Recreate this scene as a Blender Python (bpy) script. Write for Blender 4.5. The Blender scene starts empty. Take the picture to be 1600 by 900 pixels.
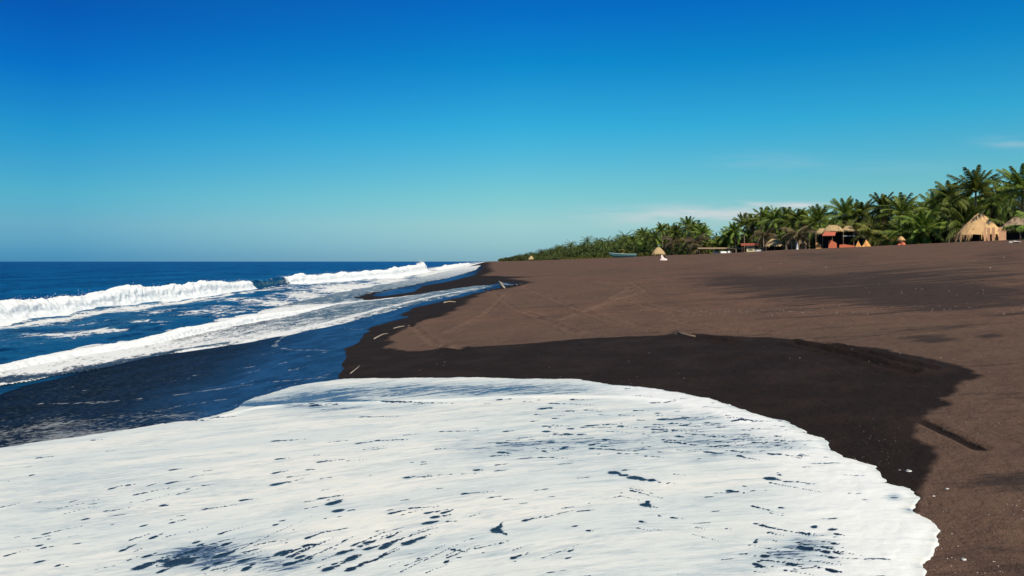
import bpy, math, random
import numpy as np
from mathutils import Vector

# ------------------------------------------------------------------ camera, sky, sun, exposure
F, HOR, EYE = 1209.0, 408.5, 2.7          # focal length and horizon row of the 1600 px photograph, eye above sea level
scene = bpy.context.scene
C = scene.collection
cd = bpy.data.cameras.new('camera')
cam = bpy.data.objects.new('camera', cd); C.objects.link(cam)
cam.location = (0, 0, EYE); cam.rotation_euler = (math.radians(90), 0, 0)
cd.sensor_width = 36; cd.lens = 36 * F / 1600; cd.shift_y = -(450 - HOR) / 1600
cd.clip_start = 0.1; cd.clip_end = 60000
scene.camera = cam

SUN_EL = 48.0
sdir = Vector((0.36, -0.93, 0)).normalized()     # horizontal direction towards the sun: left, behind the camera
world = bpy.data.worlds.new('World'); scene.world = world; world.use_nodes = True
nt = world.node_tree; N = nt.nodes; L = nt.links
bg = N['Background']
sky = N.new('ShaderNodeTexSky'); sky.sky_type = 'NISHITA'; sky.sun_disc = False
sky.sun_elevation = math.radians(SUN_EL); sky.sun_rotation = math.atan2(sdir.x, sdir.y)
sky.altitude = 0; sky.air_density = 1.0; sky.dust_density = 0.3; sky.ozone_density = 3.0
tc = N.new('ShaderNodeTexCoord'); sep = N.new('ShaderNodeSeparateXYZ'); L.new(tc.outputs['Generated'], sep.inputs[0])
def sky_ramp(stops):
    """colour grade of the sky by elevation (sine of it), as a colour ramp"""
    r = N.new('ShaderNodeValToRGB'); L.new(sep.outputs['Z'], r.inputs[0]); cr = r.color_ramp
    cr.elements[0].position = stops[0][0]; cr.elements[0].color = (*stops[0][1], 1)
    cr.elements[1].position = stops[-1][0]; cr.elements[1].color = (*stops[-1][1], 1)
    for p, c in stops[1:-1]:
        e = cr.elements.new(p); e.color = (*c, 1)
    return r.outputs[0]
ramp_mid = sky_ramp([(0.007, (0.2179, 0.4175, 0.6421)), (0.0483, (0.3372, 0.5157, 0.5591)), (0.0894, (0.2663, 0.5684, 0.5536)), (0.1699, (0.0834, 0.5973, 0.689)), (0.2472, (0.0161, 0.4814, 0.7268)), (0.313, (0.0084, 0.3635, 0.7676)), (0.6, (0.05, 0.17, 0.28)), (1.0, (0.14, 0.20, 0.22))])
ramp_left = sky_ramp([(0.0061, (0.0653, 0.2575, 0.5706)), (0.0418, (0.138, 0.3355, 0.5031)), (0.0774, (0.112, 0.3953, 0.4989)), (0.1476, (0.0352, 0.383, 0.5569)), (0.2156, (0.0075, 0.277, 0.6036)), (0.2743, (0.0078, 0.2126, 0.5646)), (0.6, (0.05, 0.17, 0.28)), (1.0, (0.14, 0.20, 0.22))])
def wmath(op, a, b=None, c=None, clamp=False):
    n = N.new('ShaderNodeMath'); n.operation = op; n.use_clamp = clamp
    for k, v in enumerate((a, b, c)):
        if v is None: continue
        if isinstance(v, (int, float)): n.inputs[k].default_value = v
        else: L.new(v, n.inputs[k])
    return n.outputs[0]
# the sky deepens towards the open sea on the left
azm = wmath('DIVIDE', sep.outputs['X'], wmath('MAXIMUM', wmath('ABSOLUTE', sep.outputs['Y']), 0.3))
rm = N.new('ShaderNodeMix'); rm.data_type = 'RGBA'
L.new(wmath('MULTIPLY', azm, -1.72, clamp=True), rm.inputs[0]); L.new(ramp_mid, rm.inputs[6]); L.new(ramp_left, rm.inputs[7])
mul = N.new('ShaderNodeMix'); mul.data_type = 'RGBA'; mul.blend_type = 'MULTIPLY'; mul.inputs[0].default_value = 1
L.new(sky.outputs[0], mul.inputs[6]); L.new(rm.outputs[2], mul.inputs[7])
dim = N.new('ShaderNodeVectorMath'); dim.operation = 'SCALE'; L.new(mul.outputs[2], dim.inputs[0])
L.new(wmath('SUBTRACT', 1.0, wmath('MULTIPLY', wmath('MULTIPLY', azm, 1.5, clamp=True), -0.05)), dim.inputs['Scale'])
# faint cloud wisps low over the land: windows in azimuth (x/y) and elevation (z/y) times stretched noise
az = wmath('DIVIDE', sep.outputs['X'], wmath('MAXIMUM', sep.outputs['Y'], 0.05))
ev = wmath('DIVIDE', sep.outputs['Z'], wmath('MAXIMUM', sep.outputs['Y'], 0.05))
cmb = N.new('ShaderNodeCombineXYZ')
L.new(wmath('MULTIPLY', az, 5.0), cmb.inputs[0]); L.new(wmath('MULTIPLY', ev, 34.0), cmb.inputs[1])
cn = N.new('ShaderNodeTexNoise'); cn.inputs['Scale'].default_value = 2.2; cn.inputs['Detail'].default_value = 6
cn.inputs['Roughness'].default_value = 0.55; L.new(cmb.outputs[0], cn.inputs['Vector'])
def gauss(v, mid, w):
    q = wmath('DIVIDE', wmath('SUBTRACT', v, mid), w)
    return wmath('EXPONENT', wmath('MULTIPLY', wmath('MULTIPLY', q, q), -1.0))
clouds = None
for (px, py, wx, wy, amt) in [(1110, 334, 150, 13, .70), (1172, 321, 22, 5, .95), (1245, 321, 45, 5, .7), (1200, 252, 75, 12, .14),
                              (1585, 224, 55, 9, .26), (1400, 262, 120, 10, .07), (1020, 345, 90, 12, .22)]:
    w = wmath('MULTIPLY', gauss(az, (px - 800) / F, wx / F), gauss(ev, (HOR - py) / F, wy / F))
    w = wmath('MULTIPLY', w, amt)
    clouds = w if clouds is None else wmath('ADD', clouds, w)
cth = wmath('MULTIPLY', wmath('SUBTRACT', cn.outputs[0], 0.32), 3.0, clamp=True)
clouds = wmath('MULTIPLY', clouds, cth, clamp=True)
cmix = N.new('ShaderNodeMix'); cmix.data_type = 'RGBA'
L.new(clouds, cmix.inputs[0]); L.new(dim.outputs[0], cmix.inputs[6]); cmix.inputs[7].default_value = (4.9, 4.7, 4.8, 1)
L.new(cmix.outputs[2], bg.inputs[0]); bg.inputs[1].default_value = 0.15

sl = bpy.data.lights.new('sun', 'SUN'); sl.energy = 4.7; sl.angle = math.radians(0.53); sl.color = (1, .93, .80)
so = bpy.data.objects.new('sun', sl); C.objects.link(so)
d = Vector((sdir.x * math.cos(math.radians(SUN_EL)), sdir.y * math.cos(math.radians(SUN_EL)), math.sin(math.radians(SUN_EL))))
so.rotation_euler = d.to_track_quat('Z', 'Y').to_euler(); so.location = (0, 0, 50)
scene.view_settings.view_transform = 'Standard'; scene.view_settings.look = 'None'
scene.view_settings.exposure = 0.0; scene.view_settings.gamma = 1
scene.cycles.max_bounces = 6; scene.cycles.diffuse_bounces = 3; scene.cycles.glossy_bounces = 3
scene.cycles.transparent_max_bounces = 8; scene.cycles.use_denoising = True

# ------------------------------------------------------------------ numpy noise
rs = np.random.RandomState(7)
PERM = np.tile(rs.permutation(512), 3).astype(np.int64)
G3 = rs.normal(size=(512, 3)); G3 /= np.linalg.norm(G3, axis=1)[:, None]
def noise3(x, y, z):
    x, y, z = np.broadcast_arrays(np.asarray(x, float), np.asarray(y, float), np.asarray(z, float))
    xi, yi, zi = np.floor(x).astype(np.int64), np.floor(y).astype(np.int64), np.floor(z).astype(np.int64)
    xf, yf, zf = x - xi, y - yi, z - zi
    fx, fy, fz = [t * t * t * (t * (t * 6 - 15) + 10) for t in (xf, yf, zf)]
    out = 0
    for dx in (0, 1):
        for dy in (0, 1):
            for dz in (0, 1):
                h = PERM[(PERM[(PERM[(xi + dx) & 511] + yi + dy) & 511] + zi + dz) & 511]
                g = G3[h]
                v = g[..., 0] * (xf - dx) + g[..., 1] * (yf - dy) + g[..., 2] * (zf - dz)
                out = out + v * (fx if dx else 1 - fx) * (fy if dy else 1 - fy) * (fz if dz else 1 - fz)
    return out * 1.6
def fbm(x, y, z=0.0, oct=4, lac=2.0, gain=0.5):
    a, s, f = 1.0, 0, 1.0
    for i in range(oct):
        s = s + a * noise3(x * f + 17.3 * i, y * f + 5.1 * i, z * f if isinstance(z, np.ndarray) else z + 3.7 * i)
        a *= gain; f *= lac
    return s
def sstep(a, b, x):
    t = np.clip((x - a) / (b - a), 0, 1)
    return t * t * (3 - 2 * t)

# ------------------------------------------------------------------ terrain
SL = 0.033                                   # the shore runs slightly left of the viewing direction
_s = np.arange(-400, 2000, 0.25)
_p = np.interp(_s, [-400, -60, -30, -14, -11, -9, -5, 0, 3, 8, 15, 30, 50, 64, 74, 400, 2000],
               [-30, -3, -1.2, -.38, -.14, .06, .48, 1.0, 1.24, 1.6, 2.1, 3.1, 4.5, 5.55, 5.75, 6.0, 6.0])
_k = np.exp(-np.linspace(-2, 2, 17) ** 2); _k /= _k.sum()
_pp = np.pad(_p, 8, mode='edge'); _p = np.convolve(_pp, _k, mode='valid')
def ground(x, y):
    x = np.asarray(x, float); y = np.asarray(y, float)
    s = x + SL * y
    z = np.interp(s, _s, _p)
    lim = np.interp(y, [0, 110, 180, 280, 500, 1500], [6, 5.75, 5.1, 4.5, 3.9, 3.3])
    over = np.maximum(z - lim * .8, 0)
    z = np.where(z > lim * .8, lim * .8 + lim * .2 * (1 - np.exp(-over / (lim * .2))), z)
    r = sstep(4, 20, s)
    return z + r * (0.10 * noise3(x / 14, y / 22, 0.3) + 0.05 * noise3(x / 4, y / 6, 9.3))
_Y0 = np.geomspace(0.5, 9000, 260)
def unproj(px, py, sea=False):
    """point of the ground (or of the water where that is higher) seen at pixel px,py"""
    def scan(Y):
        ray = EYE - (py - HOR) / F * Y
        g = np.zeros_like(Y) if sea else np.maximum(ground((px - 800) / F * Y, Y), 0.0)
        i = int(np.argmax(ray < g))
        return i, ray - g
    i, d_ = scan(_Y0)
    if i == 0: return np.array([(px - 800) / F * (_Y0[0] if d_[0] < 0 else _Y0[-1]), _Y0[0] if d_[0] < 0 else _Y0[-1]])
    Y = np.linspace(_Y0[i - 1], _Y0[i], 24); i, d_ = scan(Y); i = max(i, 1)
    t = d_[i - 1] / (d_[i - 1] - d_[i]) if d_[i - 1] != d_[i] else 0
    y = Y[i - 1] + t * (Y[i] - Y[i - 1])
    return np.array([(px - 800) / F * y, y])
def upoly(pts, sea=False): return np.array([unproj(a, b, sea) for a, b in pts])
def segdist(P, poly, closed=True):
    """signed distance (inside positive) when closed, else plain distance"""
    x, y = P[:, 0], P[:, 1]
    dm = np.full(len(x), 1e18); ins = np.zeros(len(x), bool)
    n = len(poly)
    for i in range(n if closed else n - 1):
        a, b = poly[i], poly[(i + 1) % n]
        e = b - a; L2 = max(e @ e, 1e-12)
        t = np.clip(((x - a[0]) * e[0] + (y - a[1]) * e[1]) / L2, 0, 1)
        dx, dy = x - a[0] - t * e[0], y - a[1] - t * e[1]
        dm = np.minimum(dm, dx * dx + dy * dy)
        if closed:
            c = (a[1] > y) != (b[1] > y)
            xx = a[0] + (y - a[1]) * e[0] / (e[1] if abs(e[1]) > 1e-12 else 1e-12)
            ins ^= c & (x < xx)
    dm = np.sqrt(dm)
    return np.where(ins, dm, -dm) if closed else dm

# ------------------------------------------------------------------ object helpers
def tag(o, label=None, cat=None, group=None, kind=None):
    for k, v in (('label', label), ('category', cat), ('group', group), ('kind', kind)):
        if v: o[k] = v
    return o
def link(name, me, mat=None, parent=None):
    o = bpy.data.objects.new(name, me); C.objects.link(o)
    if mat is not None:
        for m in (mat if isinstance(mat, (list, tuple)) else [mat]): me.materials.append(m)
    if parent is not None: o.parent = parent
    return o
def empty(name, loc, rz=0.0):
    o = bpy.data.objects.new(name, None); C.objects.link(o); o.location = loc; o.rotation_euler = (0, 0, rz); o.empty_display_size = .3
    return o
def copy_thing(o, parent=None):
    c = o.copy(); C.objects.link(c); c.parent = parent
    for ch in list(o.children): copy_thing(ch, c)
    return c
def grid_mesh(name, P, nr, nc, keep=None, smooth=True, attrs=None, uv=None):
    """P (nr*nc,3) -> quads; keep: bool per vertex"""
    i = np.arange(nr * nc).reshape(nr, nc)
    q = np.stack([i[:-1, :-1], i[:-1, 1:], i[1:, 1:], i[1:, :-1]], -1).reshape(-1, 4)
    if keep is not None:
        q = q[keep[q].any(1)]
        used = np.unique(q); remap = np.full(nr * nc, -1); remap[used] = np.arange(len(used))
        q = remap[q]; P = P[used]
        attrs = {k: v[used] for k, v in (attrs or {}).items()}
        if uv is not None: uv = uv[used]
    me = bpy.data.meshes.new(name)
    me.vertices.add(len(P)); me.vertices.foreach_set('co', P.astype(np.float32).ravel())
    me.loops.add(q.size); me.loops.foreach_set('vertex_index', q.astype(np.int32).ravel())
    me.polygons.add(len(q)); me.polygons.foreach_set('loop_start', (np.arange(len(q)) * 4).astype(np.int32))
    try: me.polygons.foreach_set('loop_total', np.full(len(q), 4, np.int32))
    except Exception: pass
    me.polygons.foreach_set('use_smooth', np.full(len(q), smooth))
    for k, v in (attrs or {}).items():
        a = me.attributes.new(k, 'FLOAT', 'POINT'); a.data.foreach_set('value', v.astype(np.float32))
    if uv is not None:
        l = me.uv_layers.new(name='flow'); l.data.foreach_set('uv', uv[q.ravel()].astype(np.float32).ravel())
    me.update(calc_edges=True); me.validate()
    return me
def raw_mesh(name, verts, faces, smooth=False, attrs=None):
    me = bpy.data.meshes.new(name); me.from_pydata([tuple(v) for v in verts], [], faces); me.update()
    if smooth: me.polygons.foreach_set('use_smooth', [True] * len(faces))
    return me
class MB:
    def __init__(s): s.v = []; s.f = []
    def add(s, vs, fs):
        b = len(s.v); s.v += [tuple(v) for v in vs]; s.f += [tuple(b + i for i in f) for f in fs]; return s
    def box(s, c, d, rz=0, rx=0):
        cx, cy, cz = c; a, b, h = d[0] / 2, d[1] / 2, d[2] / 2
        vs = []
        for z in (-h, h):
            for x, y in ((-a, -b), (a, -b), (a, b), (-a, b)):
                y2, z2 = y * math.cos(rx) - z * math.sin(rx), y * math.sin(rx) + z * math.cos(rx)
                vs.append((cx + x * math.cos(rz) - y2 * math.sin(rz), cy + x * math.sin(rz) + y2 * math.cos(rz), cz + z2))
        return s.add(vs, [(0, 3, 2, 1), (4, 5, 6, 7), (0, 1, 5, 4), (1, 2, 6, 5), (2, 3, 7, 6), (3, 0, 4, 7)])
    def tube(s, pts, rad, n=8, cap=True):
        pts = [Vector(p) for p in pts]; rings = []
        for i, p in enumerate(pts):
            t = (pts[min(i + 1, len(pts) - 1)] - pts[max(i - 1, 0)]).normalized()
            u = t.cross(Vector((0, 0, 1))) if abs(t.z) < .95 else t.cross(Vector((1, 0, 0)))
            u.normalize(); w = t.cross(u)
            r = rad[i] if isinstance(rad, (list, tuple)) else rad
            rings.append([p + (u * math.cos(k * math.tau / n) + w * math.sin(k * math.tau / n)) * r for k in range(n)])
        vs = [v for r in rings for v in r]; fs = []
        for i in range(len(pts) - 1):
            for k in range(n):
                fs.append((i * n + k, i * n + (k + 1) % n, (i + 1) * n + (k + 1) % n, (i + 1) * n + k))
        if cap: fs += [tuple(range(n - 1, -1, -1)), tuple((len(pts) - 1) * n + k for k in range(n))]
        return s.add(vs, fs)
    def build(s, name, mat, parent=None, smooth=False):
        return link(name, raw_mesh(name, s.v, s.f, smooth), mat, parent)

# ------------------------------------------------------------------ materials
class NT:
    def __init__(s, name):
        s.m = bpy.data.materials.new(name); s.m.use_nodes = True
        s.t = s.m.node_tree; s.b = s.t.nodes['Principled BSDF']
    def node(s, typ, **kw):
        n = s.t.nodes.new(typ)
        for k, v in kw.items(): setattr(n, k, v)
        return n
    def put(s, sock, v):
        if v is None: return
        if hasattr(v, 'is_output'): s.t.links.new(v, sock)
        elif isinstance(v, (tuple, list)) and len(v) == 3 and sock.type == 'RGBA': sock.default_value = (*v, 1)
        else: sock.default_value = v
    def math(s, op, a, b=None, c=None, clamp=False):
        n = s.node('ShaderNodeMath', operation=op, use_clamp=clamp)
        for i, v in enumerate((a, b, c)): s.put(n.inputs[i], v)
        return n.outputs[0]
    def mix(s, f, a, b):
        n = s.node('ShaderNodeMix', data_type='RGBA')
        s.put(n.inputs[0], f); s.put(n.inputs[6], a); s.put(n.inputs[7], b); return n.outputs[2]
    def fmix(s, f, a, b):
        n = s.node('ShaderNodeMix', data_type='FLOAT')
        s.put(n.inputs[0], f); s.put(n.inputs[2], a); s.put(n.inputs[3], b); return n.outputs[0]
    def step(s, v, a, b):
        n = s.node('ShaderNodeMapRange', interpolation_type='SMOOTHSTEP')
        s.put(n.inputs[0], v); s.put(n.inputs[1], a); s.put(n.inputs[2], b); return n.outputs[0]
    def coord(s, scale=(1, 1, 1), which='Object', rot=(0, 0, 0)):
        c = s.node('ShaderNodeTexCoord'); mp = s.node('ShaderNodeMapping')
        mp.inputs['Scale'].default_value = scale; mp.inputs['Rotation'].default_value = rot
        s.t.links.new(c.outputs[which], mp.inputs[0]); return mp.outputs[0]
    def noise(s, vec, scale, detail=3, rough=.5, dist=0):
        n = s.node('ShaderNodeTexNoise'); s.put(n.inputs['Vector'], vec); n.inputs['Scale'].default_value = scale
        n.inputs['Detail'].default_value = detail; n.inputs['Roughness'].default_value = rough; n.inputs['Distortion'].default_value = dist
        return n.outputs[0]
    def vor(s, vec, scale, feature='F1', out='Distance'):
        n = s.node('ShaderNodeTexVoronoi', feature=feature); s.put(n.inputs['Vector'], vec); n.inputs['Scale'].default_value = scale
        return n.outputs[out]
    def attr(s, name):
        return s.node('ShaderNodeAttribute', attribute_name=name).outputs['Fac']
    def bump(s, h, strength=.5, dist=.02, normal=None):
        n = s.node('ShaderNodeBump'); n.inputs['Strength'].default_value = strength; n.inputs['Distance'].default_value = dist
        s.put(n.inputs['Height'], h)
        if normal is not None: s.put(n.inputs['Normal'], normal)
        return n.outputs[0]
    def out(s, color=None, rough=None, spec=None, normal=None, **kw):
        s.put(s.b.inputs['Base Color'], color); s.put(s.b.inputs['Roughness'], rough)
        s.put(s.b.inputs['Specular IOR Level'], spec); s.put(s.b.inputs['Normal'], normal)
        for k, v in kw.items(): s.put(s.b.inputs[k.replace('_', ' ')], v)
        return s.m
def water_gloss(t, f, rough, normal, k0, k1, tint):
    """the facets of a rippled surface that face the viewer mirror less than a flat sheet would: gloss mixed in with a capped share"""
    lw = t.node('ShaderNodeLayerWeight'); lw.inputs[0].default_value = .5
    if normal is not None: t.put(lw.inputs['Normal'], normal)
    fac = t.math('MULTIPLY', t.math('ADD', k0, t.math('MULTIPLY', t.math('POWER', lw.outputs['Facing'], 3.0), k1)), t.math('SUBTRACT', 1.0, f))
    g = t.node('ShaderNodeBsdfGlossy'); t.put(g.inputs['Color'], tint); t.put(g.inputs['Roughness'], rough); t.put(g.inputs['Normal'], normal)
    mx = t.node('ShaderNodeMixShader'); t.put(mx.inputs[0], fac)
    t.t.links.new(t.b.outputs[0], mx.inputs[1]); t.t.links.new(g.outputs[0], mx.inputs[2]); t.t.links.new(mx.outputs[0], t.t.nodes['Material Output'].inputs[0])
    return t.m
def simple(name, col, var=.25, scale=8, rough=.8, spec=.2, stretch=(1, 1, 1), bump=.2):
    t = NT(name); n = t.noise(t.coord(stretch), scale, 4, .6)
    c2 = tuple(c * (1 - var) for c in col); c1 = tuple(min(1, c * (1 + var)) for c in col)
    return t.out(t.mix(n, c2, c1), rough, spec, t.bump(n, bump, .03))

def mat_sand():
    t = NT('dark_volcanic_sand'); P = t.coord()
    big = t.noise(P, .09, 3); mid = t.noise(t.coord((1, .45, 1)), .9, 5, .6); fine = t.noise(P, 24, 5, .7); grain = t.noise(P, 220, 2, .6)
    dry = t.mix(t.step(big, .35, .65), (.165, .090, .062), (.130, .083, .058))
    dry = t.mix(t.step(mid, .35, .75), dry, (.108, .066, .048))
    dry = t.mix(t.math('MULTIPLY', t.step(fine, .45, .75), .45), dry, (.075, .050, .040))
    dry = t.mix(t.math('MULTIPLY', t.step(grain, .56, .70), .7), dry, (.32, .22, .17))
    dry = t.mix(t.math('MULTIPLY', t.step(grain, .47, .34), .85), dry, (.03, .022, .02))
    tk = t.math('MULTIPLY', t.attr('track'), t.step(t.noise(t.coord((1, 1, 1)), 2.2, 5, .7), .40, .62))
    dry = t.mix(t.math('MULTIPLY', tk, .35), dry, (.24, .155, .115))
    rip = t.noise(t.coord((.5, 2.2, 1), rot=(0, 0, .25)), 1.3, 6, .72)
    dry = t.mix(t.math('MULTIPLY', t.step(rip, .52, .66), .45), dry, (.085, .056, .045))
    # black heavier sand sorted by wind into ragged streaks
    dk = t.attr('dark'); st = t.noise(t.coord((.16, .8, 1)), 1.5, 8, .74); st2 = t.noise(P, 9, 3, .6)
    dm = t.step(t.math('ADD', t.math('ADD', dk, t.math('MULTIPLY', t.math('SUBTRACT', st, .5), 4.2)), t.math('MULTIPLY', t.math('SUBTRACT', st2, .5), .5)), .35, .95)
    dry = t.mix(t.math('MULTIPLY', dm, .85), dry, (.042, .032, .029))
    wd = t.attr('wetd'); wn = t.noise(P, 5, 5, .6)
    wet = t.step(t.math('ADD', wd, t.math('MULTIPLY', t.math('SUBTRACT', wn, .5), 1.1)), -.38, .20)
    wc = t.mix(t.step(t.noise(P, 1.3, 4), .4, .7), (.0205, .0148, .0130), (.0285, .0200, .0175))
    wc = t.mix(t.math('MULTIPLY', t.step(grain, .62, .74), .5), wc, (.12, .09, .075))
    col = t.mix(wet, dry, wc)
    h = t.math('ADD', t.math('MULTIPLY', fine, t.fmix(wet, 1.0, .25)), t.math('MULTIPLY', grain, t.fmix(wet, .35, .12)))
    nb = t.bump(h, .7, .02)
    nb = t.bump(t.noise(t.coord((1, .6, 1)), 3.5, 5, .6), .8, .10, nb)
    return t.out(col, t.fmix(wet, .95, .75), t.fmix(wet, .04, .015), nb)

WATER = (.004, .030, .085)
def mat_sea():
    t = NT('sea_water'); P = t.coord()
    fo = t.attr('foam')
    warp = t.node('ShaderNodeVectorMath', operation='ADD')
    nz = t.node('ShaderNodeTexNoise'); nz.inputs['Scale'].default_value = 1.2; nz.inputs['Detail'].default_value = 3; t.put(nz.inputs['Vector'], P)
    t.put(warp.inputs[0], P); t.put(warp.inputs[1], nz.outputs['Color'])
    cell = t.vor(warp.outputs[0], 1.9, 'DISTANCE_TO_EDGE'); cell2 = t.vor(warp.outputs[0], 5.5, 'DISTANCE_TO_EDGE')
    lace = t.math('SUBTRACT', 1.0, t.math('ADD', t.math('MULTIPLY', cell, 1.9), t.math('MULTIPLY', cell2, 1.3)))
    pn = t.noise(t.coord((1, .5, 1)), .9, 6, .65)
    v = t.math('ADD', t.math('MULTIPLY', fo, 1.5), t.math('ADD', t.math('MULTIPLY', lace, .42), t.math('MULTIPLY', t.math('SUBTRACT', pn, .5), 1.7)))
    f = t.math('MULTIPLY', t.step(v, .90, 1.10), t.step(fo, .02, .12))
    sw = t.noise(t.coord((1, .3, 1)), .11, 8, .7)
    base = t.mix(t.step(sw, .35, .65), (.0012, .032, .105), (.006, .105, .24))
    shal = t.attr('shallow')
    base = t.mix(t.math('MULTIPLY', shal, .8), base, (.010, .078, .155))
    chop = t.noise(t.coord((1, .35, 1)), 1.1, 5, .65)
    base = t.mix(t.math('MULTIPLY', t.step(chop, .50, .66), .8), base, (.0015, .012, .035))
    col = t.mix(f, base, (.80, .80, .77))
    b1 = t.noise(t.coord((1, .55, 1)), .55, 6, .62); b2 = t.noise(t.coord((1, .7, 1)), 3.2, 5, .6)
    nb = t.bump(b1, 1.0, 1.0); nb = t.bump(b2, .9, .10, nb)
    t.out(col, .8, .0, nb)
    return water_gloss(t, f, t.attr('rough'), nb, .03, .42, (.22, .62, 1.0))

def mat_roller():
    t = NT('breaking_wave_foam'); P = t.coord(); fo = t.attr('foam')
    n = t.noise(P, 2.6, 6, .7); n2 = t.noise(P, 9, 5, .7)
    f = t.step(t.math('ADD', fo, t.math('MULTIPLY', t.math('SUBTRACT', n, .5), 1.1)), .38, .62)
    wc = t.mix(n2, (.002, .006, .022), (.006, .026, .065))
    c = t.mix(t.step(n2, .3, .6), (.80, .81, .79), (.88, .88, .85))
    nb = t.bump(n2, .55, .08); nb = t.bump(t.noise(P, 32, 3, .7), .4, .02, nb)
    return t.out(t.mix(f, wc, c), t.fmix(f, .12, .85), t.fmix(f, .4, .1), nb)

def mat_film():
    """thin sheet of running water over the black sand, with foam threads"""
    t = NT('shallow_backwash'); P = t.coord()
    n = t.noise(t.coord((1, .5, 1), rot=(0, 0, .15)), 9, 6, .7); sp = t.attr('speck'); ln = t.attr('line')
    pit = t.noise(t.coord((.6, 1, 1)), 15, 5, .75)
    f1 = t.step(t.math('ADD', sp, t.math('MULTIPLY', t.math('SUBTRACT', pit, .5), 1.9)), .66, .86)
    f2 = t.step(t.math('ADD', ln, t.math('MULTIPLY', t.math('SUBTRACT', n, .5), 2.2)), .50, .85)
    f = t.math('MAXIMUM', t.math('MULTIPLY', f1, .62), t.math('MULTIPLY', f2, .7))
    big = t.noise(t.coord((1, .45, 1)), 1.6, 8, .72)
    base = t.mix(t.step(big, .40, .60), (.0020, .0028, .0048), (.0035, .010, .027))
    base = t.mix(t.attr('blue'), base, t.mix(t.step(big, .38, .62), (.004, .020, .060), (.014, .060, .15)))  # reflected sky blue mixed into the film's base colour
    base = t.mix(t.math('MULTIPLY', t.math('MULTIPLY', t.step(pit, .50, .66), t.math('SUBTRACT', 1.0, t.attr('blue'), clamp=True)), .7), base, (.065, .078, .085))
    col = t.mix(f, base, (.42, .45, .46))
    nb = t.bump(t.noise(t.coord((1, .6, 1)), 6, 6, .7), 1.0, .09); nb = t.bump(pit, .9, .035, nb)
    t.out(col, .8, .0, nb)
    return water_gloss(t, f, .22, nb, .02, t.fmix(t.attr('blue'), .10, .40), (.35, .68, 1.0))

def mat_foam():
    t = NT('swash_foam'); UV = t.node('ShaderNodeUVMap', uv_map='flow').outputs[0]
    def fl(sx, sy):
        mp = t.node('ShaderNodeMapping'); mp.inputs['Scale'].default_value = (sx, sy, 1); t.put(mp.inputs[0], UV); return mp.outputs[0]
    th = t.attr('thin'); hole = t.attr('hole'); rim = t.attr('rim')
    s0 = t.noise(fl(.35, 1.6), 1.0, 4, .55); s1 = t.noise(fl(1.1, 5.5), 1.0, 6, .68, .3); s2 = t.noise(fl(4, 20), 1.0, 6, .7, .4); s3 = t.noise(fl(13, 48), 1.0, 5, .7)
    v = t.math('ADD', t.math('ADD', t.math('MULTIPLY', s1, .42), t.math('MULTIPLY', s2, .36)), t.math('MULTIPLY', s3, .22))
    # film thinner -> bluish grey; holes -> dark water
    v = t.math('ADD', .5, t.math('MULTIPLY', t.math('SUBTRACT', v, .5), 3.6))
    t1 = t.step(t.math('ADD', t.math('MULTIPLY', th, .62), v), .45, 1.10)
    white = t.mix(t.step(s0, .38, .62), (.83, .81, .73), (.69, .725, .69))
    white = t.mix(t.math('MULTIPLY', t.step(s2, .35, .7), .35), white, (.64, .67, .65))
    white = t.mix(t.math('MULTIPLY', rim, .8), white, (.86, .86, .83))
    col = t.mix(t.math('MULTIPLY', t1, .80), white, (.41, .49, .52))
    d1 = t.step(t.math('ADD', t.math('MULTIPLY', th, .58), v), 1.00, 1.22)
    col = t.mix(d1, col, (.05, .08, .15))
    hs = t.step(t.math('ADD', hole, t.math('ADD', t.math('MULTIPLY', t.math('SUBTRACT', s3, .5), 1.1), t.math('MULTIPLY', t.math('SUBTRACT', s2, .5), .6))), .36, .54)
    halo = t.step(hole, .02, .6)
    col = t.mix(t.math('MULTIPLY', halo, .5), col, (.34, .44, .52))
    col = t.mix(hs, col, (.012, .018, .028))
    nb = t.bump(s2, .2, .03); nb = t.bump(t.noise(t.coord(), 60, 4, .7), .25, .008, nb)
    wet = t.math('MAXIMUM', hs, d1)
    return t.out(col, t.fmix(wet, .62, .25), t.fmix(wet, .22, .3), nb)

def mat_lace():
    """foam spread by the shore break: solid, breaking into a speckled net where it thins"""
    t = NT('shore_break_foam'); P = t.coord()
    dn = t.attr('dens')
    cell = t.vor(t.coord((.8, .45, 1)), 7, 'DISTANCE_TO_EDGE'); n = t.noise(t.coord((1, .4, 1)), 2.2, 6, .65); n2 = t.noise(t.coord((1, .4, 1)), 22, 4, .75)
    v = t.math('ADD', dn, t.math('ADD', t.math('MULTIPLY', t.math('SUBTRACT', n, .5), 1.1), t.math('ADD', t.math('MULTIPLY', t.math('SUBTRACT', n2, .5), 1.6), t.math('MULTIPLY', t.math('SUBTRACT', .25, cell), .6))))
    f = t.step(v, .42, .60)
    col = t.mix(f, (.03, .04, .05), (.80, .80, .77))
    nb = t.bump(n2, .6, .05)
    return t.out(col, t.fmix(f, .3, .8), .2, nb)

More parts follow.
